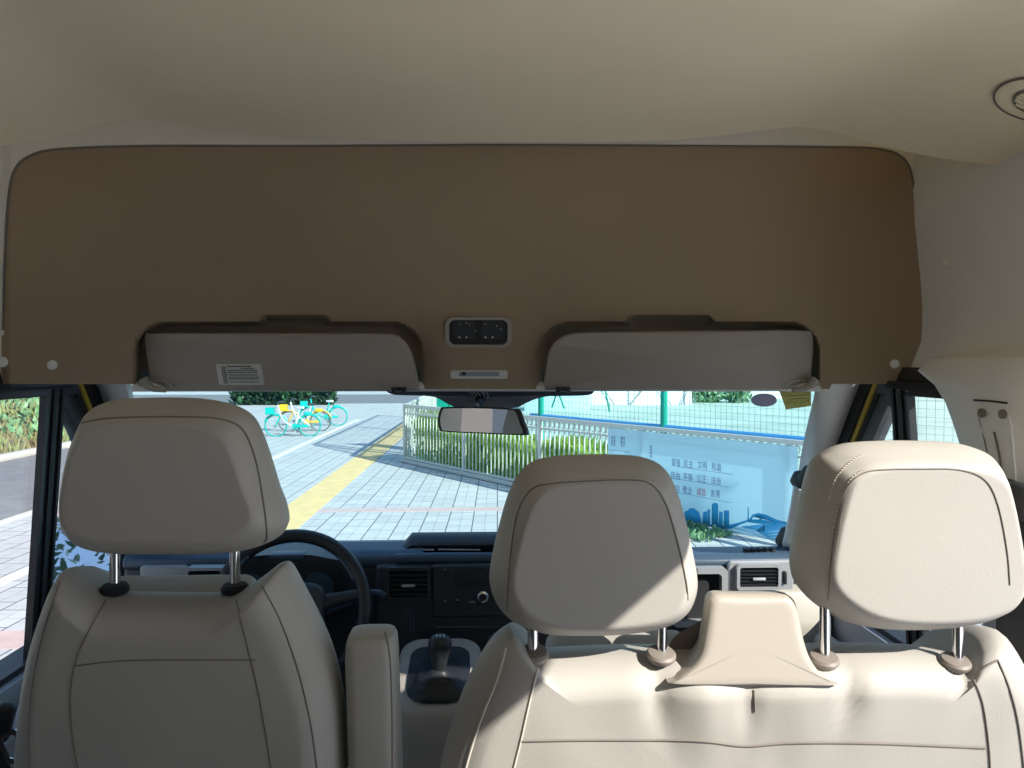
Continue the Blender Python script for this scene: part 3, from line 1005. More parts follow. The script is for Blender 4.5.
# bench seat --------------------------------------------------------
bs = thing('passenger_bench', 'sunlit beige double passenger bench seat with two headrests', 'seat', (0.36, 1.15, 0.0))
bpt = P(740, 700, 0.955)
def b_disp(x, z, f, dy):
    k = min(1, max(0, (-dy) / .04))
    px = 512 + 760 * (x / 0.93) - 32
    zz = z
    d = 0.005 * mnoise.noise(Vector((x * 7, z * 7, 4.1))) + 0.0025 * mnoise.noise(Vector((x * 20, z * 9, 8.1)))
    for cx, cz, w, h, a in ((0.215, 0.90, .012, .045, .010), (0.325, 0.885, .012, .035, .006), (0.45, 0.90, .012, .04, .008), (0.27, .89, .03, .05, -.006), (0.38, .89, .035, .05, -.006)):
        d += a * math.exp(-((x - cx) / w) ** 2 - ((z - cz) / h) ** 2)
    return d * k
b = cushion([(506, 629), (516, 633), (526, 645), (536, 655), (560, 655), (600, 653), (680, 652), (740, 653), (800, 652), (870, 650), (930, 652), (950, 655), (962, 650), (976, 636), (992, 630), (1004, 636), (1024, 672), (1036, 720), (1040, 780), (1040, 870), (1030, 960), (960, 985), (740, 990), (520, 985), (444, 960), (428, 870), (438, 780), (450, 728), (466, 684), (488, 645)],
            bpt, tn, SPROF, 8, b_disp)
bbv = BVHTree.FromBMesh(b)
bb = obj('backrest', b, M['seat'], bs, ang=60)
for sm, mm, rr in (([(538, 668), (530, 700), (521, 740), (514, 768), (508, 800)], 'thread', .0016), ([(520, 741), (580, 740), (640, 740), (700, 741), (745, 746), (790, 743), (860, 743), (920, 745), (986, 748)], 'seam', .0016),
           ([(506, 648), (497, 680), (480, 722), (466, 768), (460, 800)], 'thread', .0016), ([(974, 680), (983, 705), (989, 748), (991, 790)], 'seam', .0014),
           ([(972, 678), (985, 667), (998, 660)], 'seam', .0012), ([(998, 660), (1010, 690), (1018, 722), (1024, 768)], 'seam', .0014), ([(754, 690), (754.5, 700), (755, 712)], 'seam', .0012)):
    seam('back_seam', bbv, sm, bb, mm, rr)
b = nb(); box(b, P(620, 660, 1.02), (0.20, 0.10, 0.05), (0.1, 0, 0), 0.018, 4); obj('top_bolster', b, M['seat'], bb)
b = nb(); box(b, P(862, 673, 1.02), (0.15, 0.10, 0.05), (0.1, 0, 0), 0.018, 4); obj('top_bolster', b, M['seat'], bb)
for px, py in ((534, 652), (661, 653), (824, 657), (955, 660)):
    b = nb(); lathe(b, [(.001, -.004), (.016, -.004), (.0185, .0), (.0185, .003), (.016, .006), (.009, .007), (.001, .007)], P(px, py + 3, 0.922), (0, -.25, 1), 20); obj('post_guide', b, M['guide'], bb)
headrest([(516, 478), (528, 465), (546, 458), (580, 455), (620, 455), (645, 458), (663, 467), (674, 484), (684, 515), (692, 550), (697, 580), (694, 600), (684, 616), (664, 627), (630, 633), (590, 635), (545, 633), (515, 622), (498, 606), (490, 585), (491, 562), (500, 522), (508, 495)],
         bs, [(533, 632, 652), (662, 628, 653)], [([(507, 610), (510, 560), (517, 515), (530, 491), (548, 484), (590, 481), (630, 480), (650, 484), (665, 502), (677, 540), (686, 580), (688, 600)], 'seam', .0009)], 0, 0.925,
         [[(512, 530), (519, 505), (533, 486), (560, 478), (600, 477), (640, 476), (655, 482)]])
headrest([(816, 464), (828, 452), (848, 444), (880, 441), (920, 441), (955, 443), (980, 450), (995, 462), (1003, 485), (1010, 520), (1016, 560), (1017, 580), (1012, 600), (996, 615), (965, 625), (925, 629), (880, 628), (845, 621), (818, 606), (800, 588), (795, 568), (799, 535), (806, 500)],
         bs, [(825, 614, 656), (958, 624, 660)], [([(828, 600), (831, 560), (837, 520), (846, 490), (860, 475), (880, 470), (920, 469), (960, 470), (985, 480), (998, 505), (1007, 550), (1010, 585)], 'seam', .0009)], 0, 0.925,
         [[(832, 540), (838, 508), (850, 480), (866, 468)], [(829, 500), (836, 478), (850, 462), (866, 452)]])
b = nb(); box(b, (0.355, 1.27, 0.40), (0.86, 0.52, 0.16), (0.08, 0, 0), 0.05, 4); obj('cushion', b, M['seat'], bs)
b = nb(); box(b, (0.355, 1.27, 0.15), (0.78, 0.42, 0.32), None, 0.02, 2); obj('seat_base', b, M['blackpl'], bs)
# unseen second row where the photographer sits, added to block and bounce light
for x0_, x1_, lab_ in ((-.76, -.18, 'unseen beige second row seat added to block light behind the driver seat'), (.06, .76, 'unseen beige second row seat added to bounce light behind the passenger bench')):
    xm, wd = (x0_ + x1_) / 2, x1_ - x0_
    r2 = thing('added_row_seat', lab_, 'seat', (xm, -.05, 0))
    b = nb(); box(b, (xm, .05, .44), (wd, .56, .16), (0.06, 0, 0), .05, 4); obj('cushion', b, M['seat'], r2)
    b = nb(); box(b, (xm, -.34, .78), (wd, .14, .66), (-.16, 0, 0), .05, 4); obj('backrest', b, M['seat'], r2)
    b = nb(); box(b, (xm, .03, .20), (wd * .9, .42, .34), None, .02); obj('seat_base', b, M['blackpl'], r2)
# fold-down table folded into the middle of the bench
tr_ = thing('folding_table', 'cream plastic folding table shell standing between the two headrests', 'table', P(752, 684, 0.90))
def ring_t(ins, Y):
    pp = [(677, 680), (680, 685), (828, 686), (831, 682), (822, 675), (811, 660), (804, 640), (799, 615), (795, 602), (789, 596), (780, 595), (735, 595), (718, 595), (712, 598), (709, 605), (704, 635), (700, 655), (692, 668)]
    out = []
    tpt, tnn = P(752, 684, 0.893), Vector((0, 1, -.19)).normalized()
    tup = Vector((0, .19, 1)).normalized()
    c = PP(752, 645, tpt, tnn)
    for q in spline([(x, y, 0) for x, y in pp], 4, True):
        p = PP(q.x, q.y, tpt, tnn)
        dv = c - p
        out.append(p + dv.normalized() * ins + Vector((0, Y, 0)))
    return out
b = nb()
def shell_face(k):
    r_ = ring_t(.010, -.004)
    c_ = PP(752, 645, P(752, 684, 0.893), Vector((0, 1, -.19)).normalized()) + Vector((0, -.004, 0))
    return [c_.lerp(p, k) for p in r_]
loft(b, [shell_face(.05), shell_face(.5), shell_face(.9), ring_t(.010, -.004), ring_t(.004, -.003), ring_t(0, 0.002), ring_t(0.0, 0.012), ring_t(.004, .03), ring_t(.01, .045)])
obj('shell', b, M['hardbeige'], tr_, ang=45)
b = nb()
ring = [(672, 640), (690, 627), (712, 624), (720, 700), (676, 700), (666, 665)]
rr = [[P(q.x, q.y, Y) for q in spline([(x, y, 0) for x, y in ring], 4, True)] for Y in (0.955, 0.985, 1.03)]
loft(b, rr)
obj('side_cheek', b, M['guide'], tr_)

# ------------------------------------------------------------------ dashboard
db = thing('dashboard', 'charcoal dashboard running across under the windscreen', 'dashboard', (0, 1.9, 0))
def extr(bm, prof, x0, x1, bev=0.0):
    b = bmesh.new()
    prism(b, [Vector((x0, y, z)) for y, z in prof], (x1 - x0, 0, 0))
    if bev > 0:
        es = [e for e in b.edges if abs(e.verts[0].co.x - e.verts[1].co.x) > 1e-4 or True]
        bmesh.ops.recalc_face_normals(b, faces=b.faces[:])
        bmesh.ops.bevel(b, geom=es, offset=bev, segments=3, profile=0.5, affect='EDGES')
    merge(bm, b)
b = nb(); extr(b, [(1.745, .845), (2.30, .69), (2.30, .30), (1.86, .30), (1.74, .50), (1.715, .60), (1.725, .835)], -.80, .80, 0.012); obj('body', b, M['dash'], db)
b = nb(); extr(b, [(1.72, .856), (1.74, .868), (1.80, .876), (1.88, .860), (2.30, .715), (2.30, .68), (1.74, .83), (1.72, .838)], -.80, -.13, 0.006); obj('top_pad', b, M['dashtop'], db)
b = nb(); extr(b, [(1.72, .842), (1.735, .852), (1.80, .854), (1.88, .835), (2.30, .715), (2.30, .68), (1.74, .82), (1.72, .83)], .19, .80, 0.006); obj('top_pad', b, M['dashtop'], db)
# centre tray hood
b = nb()
x0, x1 = P(399, 540, 1.76).x, 0.19
rings = []
for k in range(15):
    u = k / 14
    x = x0 + (x1 - x0) * u
    h = sstep(0, .07, u) * sstep(0, .07, 1 - u)
    y, z = 1.745, .853
    rings.append([Vector((x, 2.1, .74)), Vector((x, 2.1, .765 + .02 * h)), Vector((x, 1.87, .852 + .026 * h)), Vector((x, 1.80, .866 + .030 * h)), Vector((x, 1.765, .864 + .027 * h)), Vector((x, 1.752, .858 + .018 * h)), Vector((x, 1.77, .85))])
loft(b, rings); obj('tray_hood', b, M['dash'], db, ang=50)
b = nb()
for a, c in ((410, 434), (438, 480)):
    tube(b, [P(a, 549.5, 1.748), P(c, 550, 1.748)], 0.0022, 6)
obj('tray_slot', b, M['silver'], db)
b = nb()
tube(b, spline([P(396, 559, 1.725), P(440, 558, 1.722), P(500, 558, 1.722), (0.21, 1.722, .852)], 5), 0.013, 12); obj('ledge', b, M['dashtop'], db)
# centre stack
b = nb(); extr(b, [(1.70, .842), (1.76, .85), (1.76, .50), (1.69, .50), (1.69, .70)], P(376, 600, 1.71).x, 0.21, 0.008); obj('centre_stack', b, M['dash'], db)


def vent(px0, px1, py0, py1, Y, nslat, frame_m, back=0.0):
    a, c = P(px0, py0, Y), P(px1, py1, Y)
    cx, cz, w, h = (a.x + c.x) / 2, (a.z + c.z) / 2, abs(c.x - a.x), abs(a.z - c.z)
    b = nb(); frame_ring(b, (cx, Y + .02, cz), w, h, w - .014, h - .014, .028, .008, .005); f = obj('air_vent', b, M[frame_m], db)
    b = nb(); plate(b, (cx, Y + .018, cz), w - .012, h - .012, 0.004, .004); obj('vent_back', b, M['rubber'], f)
    b = nb()
    for k in range(nslat):
        z = cz - h / 2 + .010 + (h - .02) * (k + .5) / nslat
        box(b, (cx, Y + .002, z), (w - .013, .018, .0026), (R_(20), 0, 0))
    obj('vent_louvre', b, M['dash'] if frame_m != 'silver' else M['blackpl'], f)
    b = nb(); box(b, (cx, Y - .006, cz - .004), (.03, .008, .006), None, .002); obj('vent_tab', b, M['doorgrey'], f)
    b = nb(); box(b, (cx + w / 2 + .012, Y + .003, cz - .004), (.007, .012, .03), None, .002); obj('vent_wheel', b, M['blackpl'], f)
    return f


vent(386, 431, 567, 599, 1.690, 5, 'dash')
vent(736, 780, 564, 589, 1.700, 5, 'silver')
vent(186, 226, 567, 588, 1.690, 5, 'silver')
b = nb()
a, c = P(690, 568, 1.70), P(727, 626, 1.70)
frame_ring(b, ((a.x + c.x) / 2 - .02, 1.72, (a.z + c.z) / 2), c.x - a.x + .04, a.z - c.z, c.x - a.x + .012, a.z - c.z - .026, .025, .012, .010); obj('storage_frame', b, M['silver'], db)
b = nb(); plate(b, ((a.x + c.x) / 2 - .02, 1.722, (a.z + c.z) / 2), c.x - a.x + .02, a.z - c.z - .02, .006, .01); obj('storage_recess', b, M['rubber'], db)
# right dash fascia and beige lower part
b = nb()
a, c = P(728, 561, 1.71), P(793, 594, 1.71)
plate(b, ((a.x + c.x) / 2, 1.722, (a.z + c.z) / 2), c.x - a.x, a.z - c.z, .016, .01, bev=.003); obj('fascia', b, M['silver'], db)
a, c = P(140, 566, 1.71), P(188, 590, 1.71)
b = nb(); plate(b, ((a.x + c.x) / 2, 1.722, (a.z + c.z) / 2), c.x - a.x, a.z - c.z, .014, .008, bev=.003); obj('fascia', b, M['silver'], db)
b = nb(); extr(b, [(1.70, .775), (1.74, .79), (1.80, .40), (1.76, .36), (1.68, .48), (1.672, .70)], 0.58, .80, .012); obj('glovebox', b, M['hardbeige'], db, 'cream lower dash panel and glovebox')
b = nb()
for k in range(5):
    x = P(746 + 6.5 * k, 557, 1.76).x
    box(b, (x, 1.76, .855), (.010, .022, .010), None, .002)
obj('demister_slot', b, M['rubber'], db)
b = nb()
for k in range(5):
    x = P(204 + 5 * k, 561, 1.76).x
    box(b, (x, 1.76, .868), (.008, .022, .010), None, .002)
obj('demister_slot', b, M['rubber'], db)
# radio
b = nb()
a, c = P(433, 565, 1.69), P(524, 615, 1.69)
plate(b, ((a.x + c.x) / 2, 1.70, (a.z + c.z) / 2), c.x - a.x, a.z - c.z, .018, .004, bev=.003); rad = obj('radio', b, M['dash'], db)
b = nb(); a, c = P(454, 572, 1.68), P(512, 586, 1.68)
plate(b, ((a.x + c.x) / 2, 1.684, (a.z + c.z) / 2), c.x - a.x, a.z - c.z, .004, .003, bev=.001); obj('radio_display', b, M['blackpl'], rad)
b = nb(); q = P(483, 596, 1.680)
lathe(b, [(.0075, -.006), (.0105, -.006), (.0125, -.002), (.0125, .008), (.0085, .010), (.0075, .006)], q, (0, -1, 0), 24); obj('knob_ring', b, M['chrome'], rad)
b = nb(); lathe(b, [(.001, -.006), (.008, -.006), (.008, .008), (.001, .009)], q, (0, -1, 0), 20); obj('radio_knob', b, M['blackpl'], rad)
for px, py in ((445, 572), (445, 604), (457, 602), (458, 606), (470, 608), (445, 576), (480, 604), (492, 606), (484, 568), (480, 568)):
    b = nb(); box(b, P(px, py, 1.682), (.010, .006, .005), None, .0015); obj('radio_button', b, M['rubber'], rad)
for px, py, w in ((445, 569.5, .006), (484, 568.5, .011), (445, 601, .006), (457, 600, .006), (472, 602, .014)):
    b = nb(); box(b, P(px, py, 1.6815), (w, .003, .0016)); obj('radio_marking', b, M['silver'], rad)
# lower centre: pocket lines and round socket
b = nb()
for poly in ([(404, 610), (410, 610), (411, 632)], [(413, 612), (414, 632)], [(436, 627), (500, 627)]):
    tube(b, [P(x, y, 1.684) for x, y in poly], 0.0016, 6)
obj('panel_edge', b, M['dashtop'], db)
b = nb(); lathe(b, [(.014, -.004), (.018, -.004), (.022, .0), (.022, .008), (.016, .010), (.014, .006)], P(497, 642, 1.67), (0, -1, 0), 24); obj('socket_ring', b, M['dashtop'], db)
# instrument binnacle
b = nb()
bx = P(290, 560, 1.74).x
rings = []
for y, sc_, dz in ((1.70, 1.0, 0), (1.69, 1.0, 0.0), (1.80, 1.0, .0), (1.98, .92, -.03)):
    rings.append([Vector((bx + x * sc_, y, .775 + dz + z * sc_)) for x, z in [(-.16, -.02), (-.155, .055), (-.12, .085), (-.06, .097), (0, .10), (.06, .097), (.12, .085), (.155, .055), (.16, -.02)]])
rings = rings[1:]
loft(b, rings); obj('instrument_hood', b, M['dash'], db, ang=50)
b = nb(); plate(b, (bx, 1.694, .80), .27, .11, .006, .04); ic = obj('instrument_glass', b, M['blackpl'], db)
for dx in (-.075, .075):
    b = nb(); lathe(b, [(.030, 0), (.034, 0), (.034, .004), (.030, .004)], (bx + dx, 1.688, .80), (0, -1, 0), 28); obj('dial_ring', b, M['dashtop'], ic)
b = nb(); box(b, (bx + .005, 1.705, .869), (.075, .04, .012), None, .004); obj('warning_pod', b, M['dashtop'], db)

# steering wheel ----------------------------------------------------
wc = P(289, 611, 1.60)
sw = thing('steering_wheel', 'black steering wheel in front of the driver seat', 'steering wheel', wc)
tl = Euler((R_(-24), 0, 0), 'XYZ').to_matrix()       # top leans away from the driver
def wp(x, y, z): return wc + tl @ Vector((x, y, z))
Rw = 0.158
b = nb(); tube(b, [wp(Rw * math.cos(a), 0, Rw * math.sin(a)) for a in [2 * PI * k / 56 for k in range(56)]], 0.0145, 12, closed=True); obj('rim', b, M['blackpl'], sw, ang=80)
for a0, a1 in ((25, 50), (130, 155)):
    b = nb(); tube(b, [wp((Rw - .012) * math.cos(R_(a)), -.009, (Rw - .012) * math.sin(R_(a))) for a in range(a0, a1, 4)], 0.004, 6); obj('rim_insert', b, M['dashtop'], sw)
b = nb()
loft(b, [[wp(x * k, y, z * k - .02) for x, z in rrect(.15, .15, .03, 5)] for k, y in ((.6, -.030), (.92, -.026), (1.0, -.016), (1.0, .02), (.8, .04))])
obj('hub', b, M['dash'], sw, ang=50)
for a in (12, 168):
    b = nb()
    p0, p1 = (.06, .012), (Rw * math.cos(R_(a)), Rw * math.sin(R_(a)))
    tube(b, [wp((.06 if a < 90 else -.06), 0.0, .015), wp(p1[0] * .7, .006, p1[1] * .8), wp(p1[0], 0, p1[1])], [.018, .013, .012], 10)
    obj('spoke', b, M['dash'], sw)
for q in (.03, -.03):
    b = nb(); tube(b, [wp(q, 0, -.08), wp(q * 1.5, .004, -.15)], [.016, .012], 10); obj('spoke', b, M['dash'], sw)
b = nb(); tube(b, [wp(0, .03, -.02), wp(0, .18, -.04)], [.035, .045], 14); obj('column', b, M['blackpl'], sw)
b = nb(); tube(b, [wp(.03, .07, -.01), P(372, 592, 1.68), P(381, 593, 1.665), P(385, 596, 1.665)], [.008, .007, .008, .006], 8); obj('stalk', b, M['dashtop'], sw)

# gear console ------------------------------------------------------
gc = thing('gear_console', 'beige floor console housing below the radio', 'console', (-.06, 1.5, 0))
b = nb()
gpx = P(438, 680, 1.47).x
rings = []
for z, y0, y1, w in ((0.0, 1.44, 1.66, .21), (.45, 1.42, 1.64, .185), (.60, 1.405, 1.625, .174), (.636, 1.412, 1.618, .168)):
    rings.append([Vector((gpx + x, (y0 + y1) / 2 + y, z + (0.34 * ((y0 + y1) / 2 + y - 1.41) if z > .55 else 0))) for x, y in rrect(w, y1 - y0, .045, 6)])
rings.append([p.lerp(Vector((gpx, 1.515, rings[-1][0].z)), .08) * 1.0 for p in rings[-1]])
for p in rings[-1]: p.z = .642 + .34 * (p.y - 1.41)
loft(b, rings); obj('housing', b, M['hardbeige'], gc, ang=45)
b = nb()
sl = Vector((0, 1, .34)).normalized()
plate(b, Vector((gpx, 1.510, .642 + .34 * .102)), .122, .150, .004, .03, (1, 0, 0), sl)
obj('boot_frame', b, M['rubber'], gc)
gl = thing('gear_lever', 'black gear lever with gaiter standing in the beige console', 'gear lever', (gpx, 1.515, .68))
b = nb()
gb = Vector((gpx, 1.50, .676)); gt = P(439, 668, 1.475)
rings = []
for k in range(9):
    t = k / 8
    cw_ = .098 * (1 - t) ** 1.15 + .026
    ch = .115 * (1 - t) ** 1.15 + .026
    cc_ = gb.lerp(gt, t)
    rr_ = []
    for j, (x, y) in enumerate(rrect(cw_, ch, min(cw_, ch) * .35, 6)):
        wv = 1 + .07 * math.sin(t * 16 + 1.3 * math.sin(j * .5)) * (1 - t) * (t > 0)
        rr_.append(cc_ + Vector((x * wv, y * wv, (.34 * y) * (1 - t))))
    rings.append(rr_)
loft(b, rings); obj('gaiter', b, M['boot'], gl, ang=80)
b = nb()
kt = P(440, 644, 1.47)
ax = (kt - gt).normalized()
lathe(b, [(.001, -.006), (.012, -.006), (.015, .010), (.017, .022), (.0225, .040), (.0235, .052), (.019, .062), (.010, .067), (.001, .068)], gt, ax, 24)
kb = obj('knob', b, M['blackpl'], gl, ang=70)
b = nb()
top = gt + ax * .0655
for dx in (-.007, 0, .007):
    tube(b, [top + Vector((dx, -.010, .001)), top + Vector((dx, .006, .002))], .0009, 5)
tube(b, [top + Vector((-.007, -.002, .0025)), top + Vector((.007, -.002, .0025))], .0009, 5)
obj('shift_pattern', b, M['white'], kb)

# belt buckle at driver's left, bottom left of picture --------------
bk_ = thing('seat_belt', 'black seat belt with chrome tongue beside the driver door at bottom left', 'seat belt', P(10, 740, 1.02))
b = nb(); box(b, P(3, 722, 1.02), (.024, .02, .05), (0.1, 0.25, .3), .006, 3); obj('tongue_cover', b, M['blackpl'], bk_)
b = nb()
c = P(13, 746, 1.0)
frame_ring(b, c, .026, .04, .016, .028, .003, .006, .004, Vector((.86, .2, .45)), Vector((-.42, 0, .9))); obj('tongue', b, M['chrome'], bk_, 'chrome belt tongue')
b = nb(); box(b, P(8, 790, 1.02), (.026, .003, .13), (0, -.35, .3)); obj('strap', b, M['strap'], bk_)
# door pocket + armrest left
b = nb()
tube(b, spline([(-0.77, 1.0, .69), (-.77, 1.2, .70), (-.77, 1.45, .70), (-.775, 1.7, .70)], 5), .022, 10)
obj('door_pull', b, M['doorgrey'], bpy.data.objects['door_1'])
b = nb()
tube(b, spline([(0.77, 1.0, .66), (.77, 1.2, .67), (.77, 1.45, .67), (.775, 1.7, .67)], 5), .022, 10)
obj('door_pull', b, M['doorgrey'], bpy.data.objects['door_2'])

# door mirrors -------------------------------------------------------
for sgn, lab in ((-1, 'black exterior mirror outside the driver door window'), (1, 'black exterior mirror outside the passenger door window')):
    c = Vector((sgn * 1.0, 1.92, 0.78))
    dm = thing('door_mirror', lab, 'mirror', c)
    rot = Euler((R_(-9), 0, R_(sgn * -8)), 'XYZ').to_matrix()
    outl = rrect(.20, .26, .05, 6)
    b = nb(); loft(b, [[c + rot @ Vector((x * k, dy, z * k)) for x, z in outl] for k, dy in ((.94, -.012), (1.0, -.010), (1.04, .01), (1.0, .05), (.7, .09))]); obj('housing', b, M['blackpl'], dm)
    b = nb(); loft(b, [[c + rot @ Vector((x * .93, dy, z * .94)) for x, z in outl] for dy in (-.010, -.0135)]); obj('mirror_glass', b, M['bluemirror'], dm)
    b = nb(); tube(b, [c + Vector((-sgn * .08, .03, -.08)), Vector((sgn * .83, 1.88, .70))], [.025, .03], 10); obj('bracket', b, M['blackpl'], dm)

# ================================================================== OUTSIDE
def GP(px, py): return PZ(px, py, GZ)
bm = nb()
slab(bm, lambda u, v: Vector((-90 + 180 * u, -40 + 180 * v, GZ)), 2, 2, (0, 0, -0.2))
struct('ground', bm, M['paver'], 'light stone paved square outside the van', 'ground')
def strip(name, x0, x1, y0, y1, m, lab, h=.006, skew=0.0):
    b = nb()
    prism(b, [Vector((x0, y0, GZ - .01)), Vector((x1, y0, GZ - .01)), Vector((x1 + skew, y1, GZ - .01)), Vector((x0 + skew, y1, GZ - .01))], (0, 0, h + .01))
    return struct(name, b, m, lab, 'paving')
strip('tactile_paving', -2.83, -2.33, -8, 40, M['tactile'], 'yellow tactile paving strip leading away across the square', .005, .55)
strip('painted_line', -4.40, -4.26, -8, 26, M['whiteline'], 'white painted line on the paving beside the bicycles', .004, .2)
strip('paving_band', -5.8, 3.0, 9.9, 10.15, M['redband'], 'pinkish paving band crossing the square in front of the van', .003)
strip('paving_band', -5.8, -1.2, 5.25, 5.6, M['redband'], 'pinkish paving band crossing the square beside the driver door', .003)
strip('bounce_apron', 1.05, 5.5, -9, 4.2, M['apron'], 'unseen pale apron added on the right side of the van to bounce light', .004)  # unseen ground added to throw sunlight up into the cabin
strip('roadway', -9.3, -5.85, -30, 17.5, M['asphalt'], 'grey asphalt road left of the square', .003)
strip('roadway', -40, 14, 36, 46, M['asphalt'], 'asphalt road crossing far ahead, a dark strip in place of tree shadow', .004)  # dark colour stands in for a band of tree shade
b = nb(); box(b, (-9.42, -4, GZ + .06), (.24, 56, .12), None, .02); struct('kerb_stone', b, M['kerb'], 'pale kerb along the far side of the left road', 'kerb')
b = nb(); box(b, (-5.8, -6, GZ + .0), (.12, 47, .03)); struct('kerb_edge', b, M['kerb'], 'flush pale edging between road and paving', 'kerb')


def leaves(bm, n, place, size, seed, upright=0.0):
    rnd = random.Random(seed)
    for _ in range(n):
        p = place(rnd)
        s_ = size * rnd.uniform(.6, 1.3)
        rot = Euler((rnd.uniform(-1, 1) * (1 - upright) * 1.6, rnd.uniform(-.6, .6), rnd.uniform(0, 6.28))).to_matrix()
        w_, h_ = s_ * (.5 if upright < .5 else .16), s_
        pts = [Vector((-w_ / 2, 0, 0)), Vector((w_ / 2, 0, 0)), Vector((w_ * .4, s_ * .06, h_ * .6)), Vector((0, s_ * .14, h_)), Vector((-w_ * .4, s_ * .06, h_ * .6))]
        bm.faces.new([bm.verts.new(p + rot @ q) for q in pts])


# grass bank on the left
b = nb()
def bank(u, v):
    x = -9.55 - 7 * u; y = -2 + 26 * v
    h = 0.72 * sstep(0, .35, u) + .12 * mnoise.noise(Vector((x * .7, y * .7, 0)))
    return Vector((x, y, GZ + max(.01, h) * (u > 0)))
grid(b, bank, 14, 60)
struct('grass_bank', b, M['soil'], 'earth bank beyond the left road', 'bank')
b = nb()
def bplace(r):
    u, v = r.random() ** 1.3, r.uniform(.2, .98)
    return bank(u * .9 + .02, v)
leaves(b, 9000, bplace, .27, 5, .85)
o = obj('dry_grass', b, M['dry'], ang=None); props(o, 'tall dry and green grass covering the bank left of the road', 'grass', kind='stuff')
b = nb(); leaves(b, 900, lambda r: bank(r.random() ** .8 * .5 + .02, r.uniform(.74, .98)) + Vector((0, 0, r.uniform(0, .25))), .22, 15)
o = obj('bank_bush', b, M['midleaf'], ang=None); props(o, 'green bushes among the grass on the left bank', 'bush', kind='stuff')
b = nb(); box(b, (-20, 4, GZ + 1.0), (.4, 42, 1.9)); struct('retaining_wall', b, M['kerb'], 'pale wall behind the grass bank', 'wall')

# tree behind the van, left (seen in the door mirror)
tr0 = thing('tree', 'leafy green tree behind the van on the left', 'tree', (-6.6, -14.0, GZ))
b = nb(); tube(b, [(-6.6, -14, GZ), (-6.55, -14, GZ + 1.4), (-6.65, -14.05, GZ + 3)], [.16, .12, .08], 10); obj('trunk', b, M['soil'], tr0)
b = nb(); leaves(b, 3500, lambda r: Vector((-6.6 + r.gauss(0, 1.3), -14 + r.gauss(0, 1.3), GZ + 3.0 + r.gauss(0, 1.0))), .24, 77); obj('crown', b, M['darkleaf'], tr0, ang=None)
# far hedge
b = nb()
leaves(b, 5000, lambda r: Vector((r.uniform(-11.2, -6.7), 35.2 + r.uniform(-.5, .5), GZ + r.uniform(0, 1.5))), .30, 8)
o = obj('far_hedge', b, M['darkleaf'], ang=None); props(o, 'dark green hedge beside the far road behind the bicycles', 'hedge', kind='stuff')

# steel fence ----------------------------------------------------------
FA, FB = Vector((-1.46, 14.8, GZ)), Vector((3.36, 7.7, GZ))
FU = (FB - FA).normalized()
FN = Vector((FU.y, -FU.x, 0)); FN = FN if FN.y < 0 else -FN           # towards the van
FL = (FB - FA).length
FH = 1.13


def fence(name, A, U, L, lab, step, group=None, skip=None):
    f = thing(name, lab, 'fence', A, group)
    N = Vector((U.y, -U.x, 0))
    rotz = math.atan2(U.y, U.x)
    for nm, z, s_ in (('top_rail', FH - .02, .05), ('middle_rail', FH - .17, .03), ('bottom_rail', .10, .035)):
        b = nb(); box(b, A + U * (L / 2) + Vector((0, 0, z)), (L, s_, s_), (0, 0, rotz)); obj(nm, b, M['fence'], f)
    k = 0
    while k * step < L:
        if not (skip and skip(k * step)):
            b = nb(); box(b, A + U * (k * step) + Vector((0, 0, (FH) / 2)), (.017, .017, FH - .05), (0, 0, rotz)); obj('baluster', b, M['fence'], f)
        k += 1
    for q in range(int(L / 2.1) + 1):
        b = nb(); box(b, A + U * min(L, q * 2.1) + Vector((0, 0, FH / 2)), (.055, .055, FH), (0, 0, rotz)); obj('fence_post', b, M['fence'], f)
    b = nb()
    for q in range(int(L / step)):
        c = A + U * ((q + .5) * step) + Vector((0, 0, FH - .095))
        tube(b, [c + (U * math.cos(a) + Vector((0, 0, math.sin(a)))) * .042 for a in [2 * PI * j / 10 for j in range(10)]], .007, 5, closed=True)
    obj('ring_band', b, M['fence'], f)
    return f
fence('steel_fence', FA, FU, FL + 1.2, 'off-white steel picket fence slanting across in front of the van', 0.108, skip=lambda s_: s_ > 6.0)
fence('steel_fence', FA + Vector((.02, .1, 0)), Vector((.02, 1, 0)).normalized(), 9.0, 'off-white steel picket fence running away from the corner beside the yellow strip', 0.16)
b = nb(); box(b, FA + FU * 3.0 + Vector((0, 0, .04)), (6.2, .16, .06), (0, 0, math.atan2(FU.y, FU.x)), .01); struct('fence_kerb', b, M['kerb'], 'low pale kerb under the slanting fence', 'kerb')

# hedge behind the fence
b = nb()
def hplace(r):
    s_ = r.uniform(0.05, 5.4)
    return FA + FU * s_ - FN * r.uniform(.15, .75) + Vector((0, 0, r.random() ** .8 * (.86 + .12 * math.sin(s_ * 3.1) - .05 * s_)))
leaves(b, 8000, hplace, .13, 11, .45)
o = obj('hedge', b, M['leaf'], ang=None); props(o, 'bright green hedge growing behind the steel fence', 'hedge', kind='stuff')
b = nb()
leaves(b, 900, lambda r: FA + FU * r.uniform(6.3, 7.75) + FN * (.12 + .5 * r.random() ** 1.5) + Vector((0, 0, r.uniform(0, .03))), .075, 31, .3)
o = obj('ground_cover', b, M['midleaf'], ang=None); props(o, 'low green plants growing along the foot of the banner', 'plant', kind='stuff')
# ground inside
b = nb(); prism(b, [FA - FN * .2 + Vector((0, 0, -.01)), FA + FU * 14 - FN * .2 + Vector((0, 0, -.01)), Vector((40, 20, GZ - .01)), Vector((40, 60, GZ - .01)), Vector((-1.1, 60, GZ - .01))], (0, 0, .02))
struct('court_surface', b, M['court'], 'pale green sports court behind the mesh fence', 'ground')

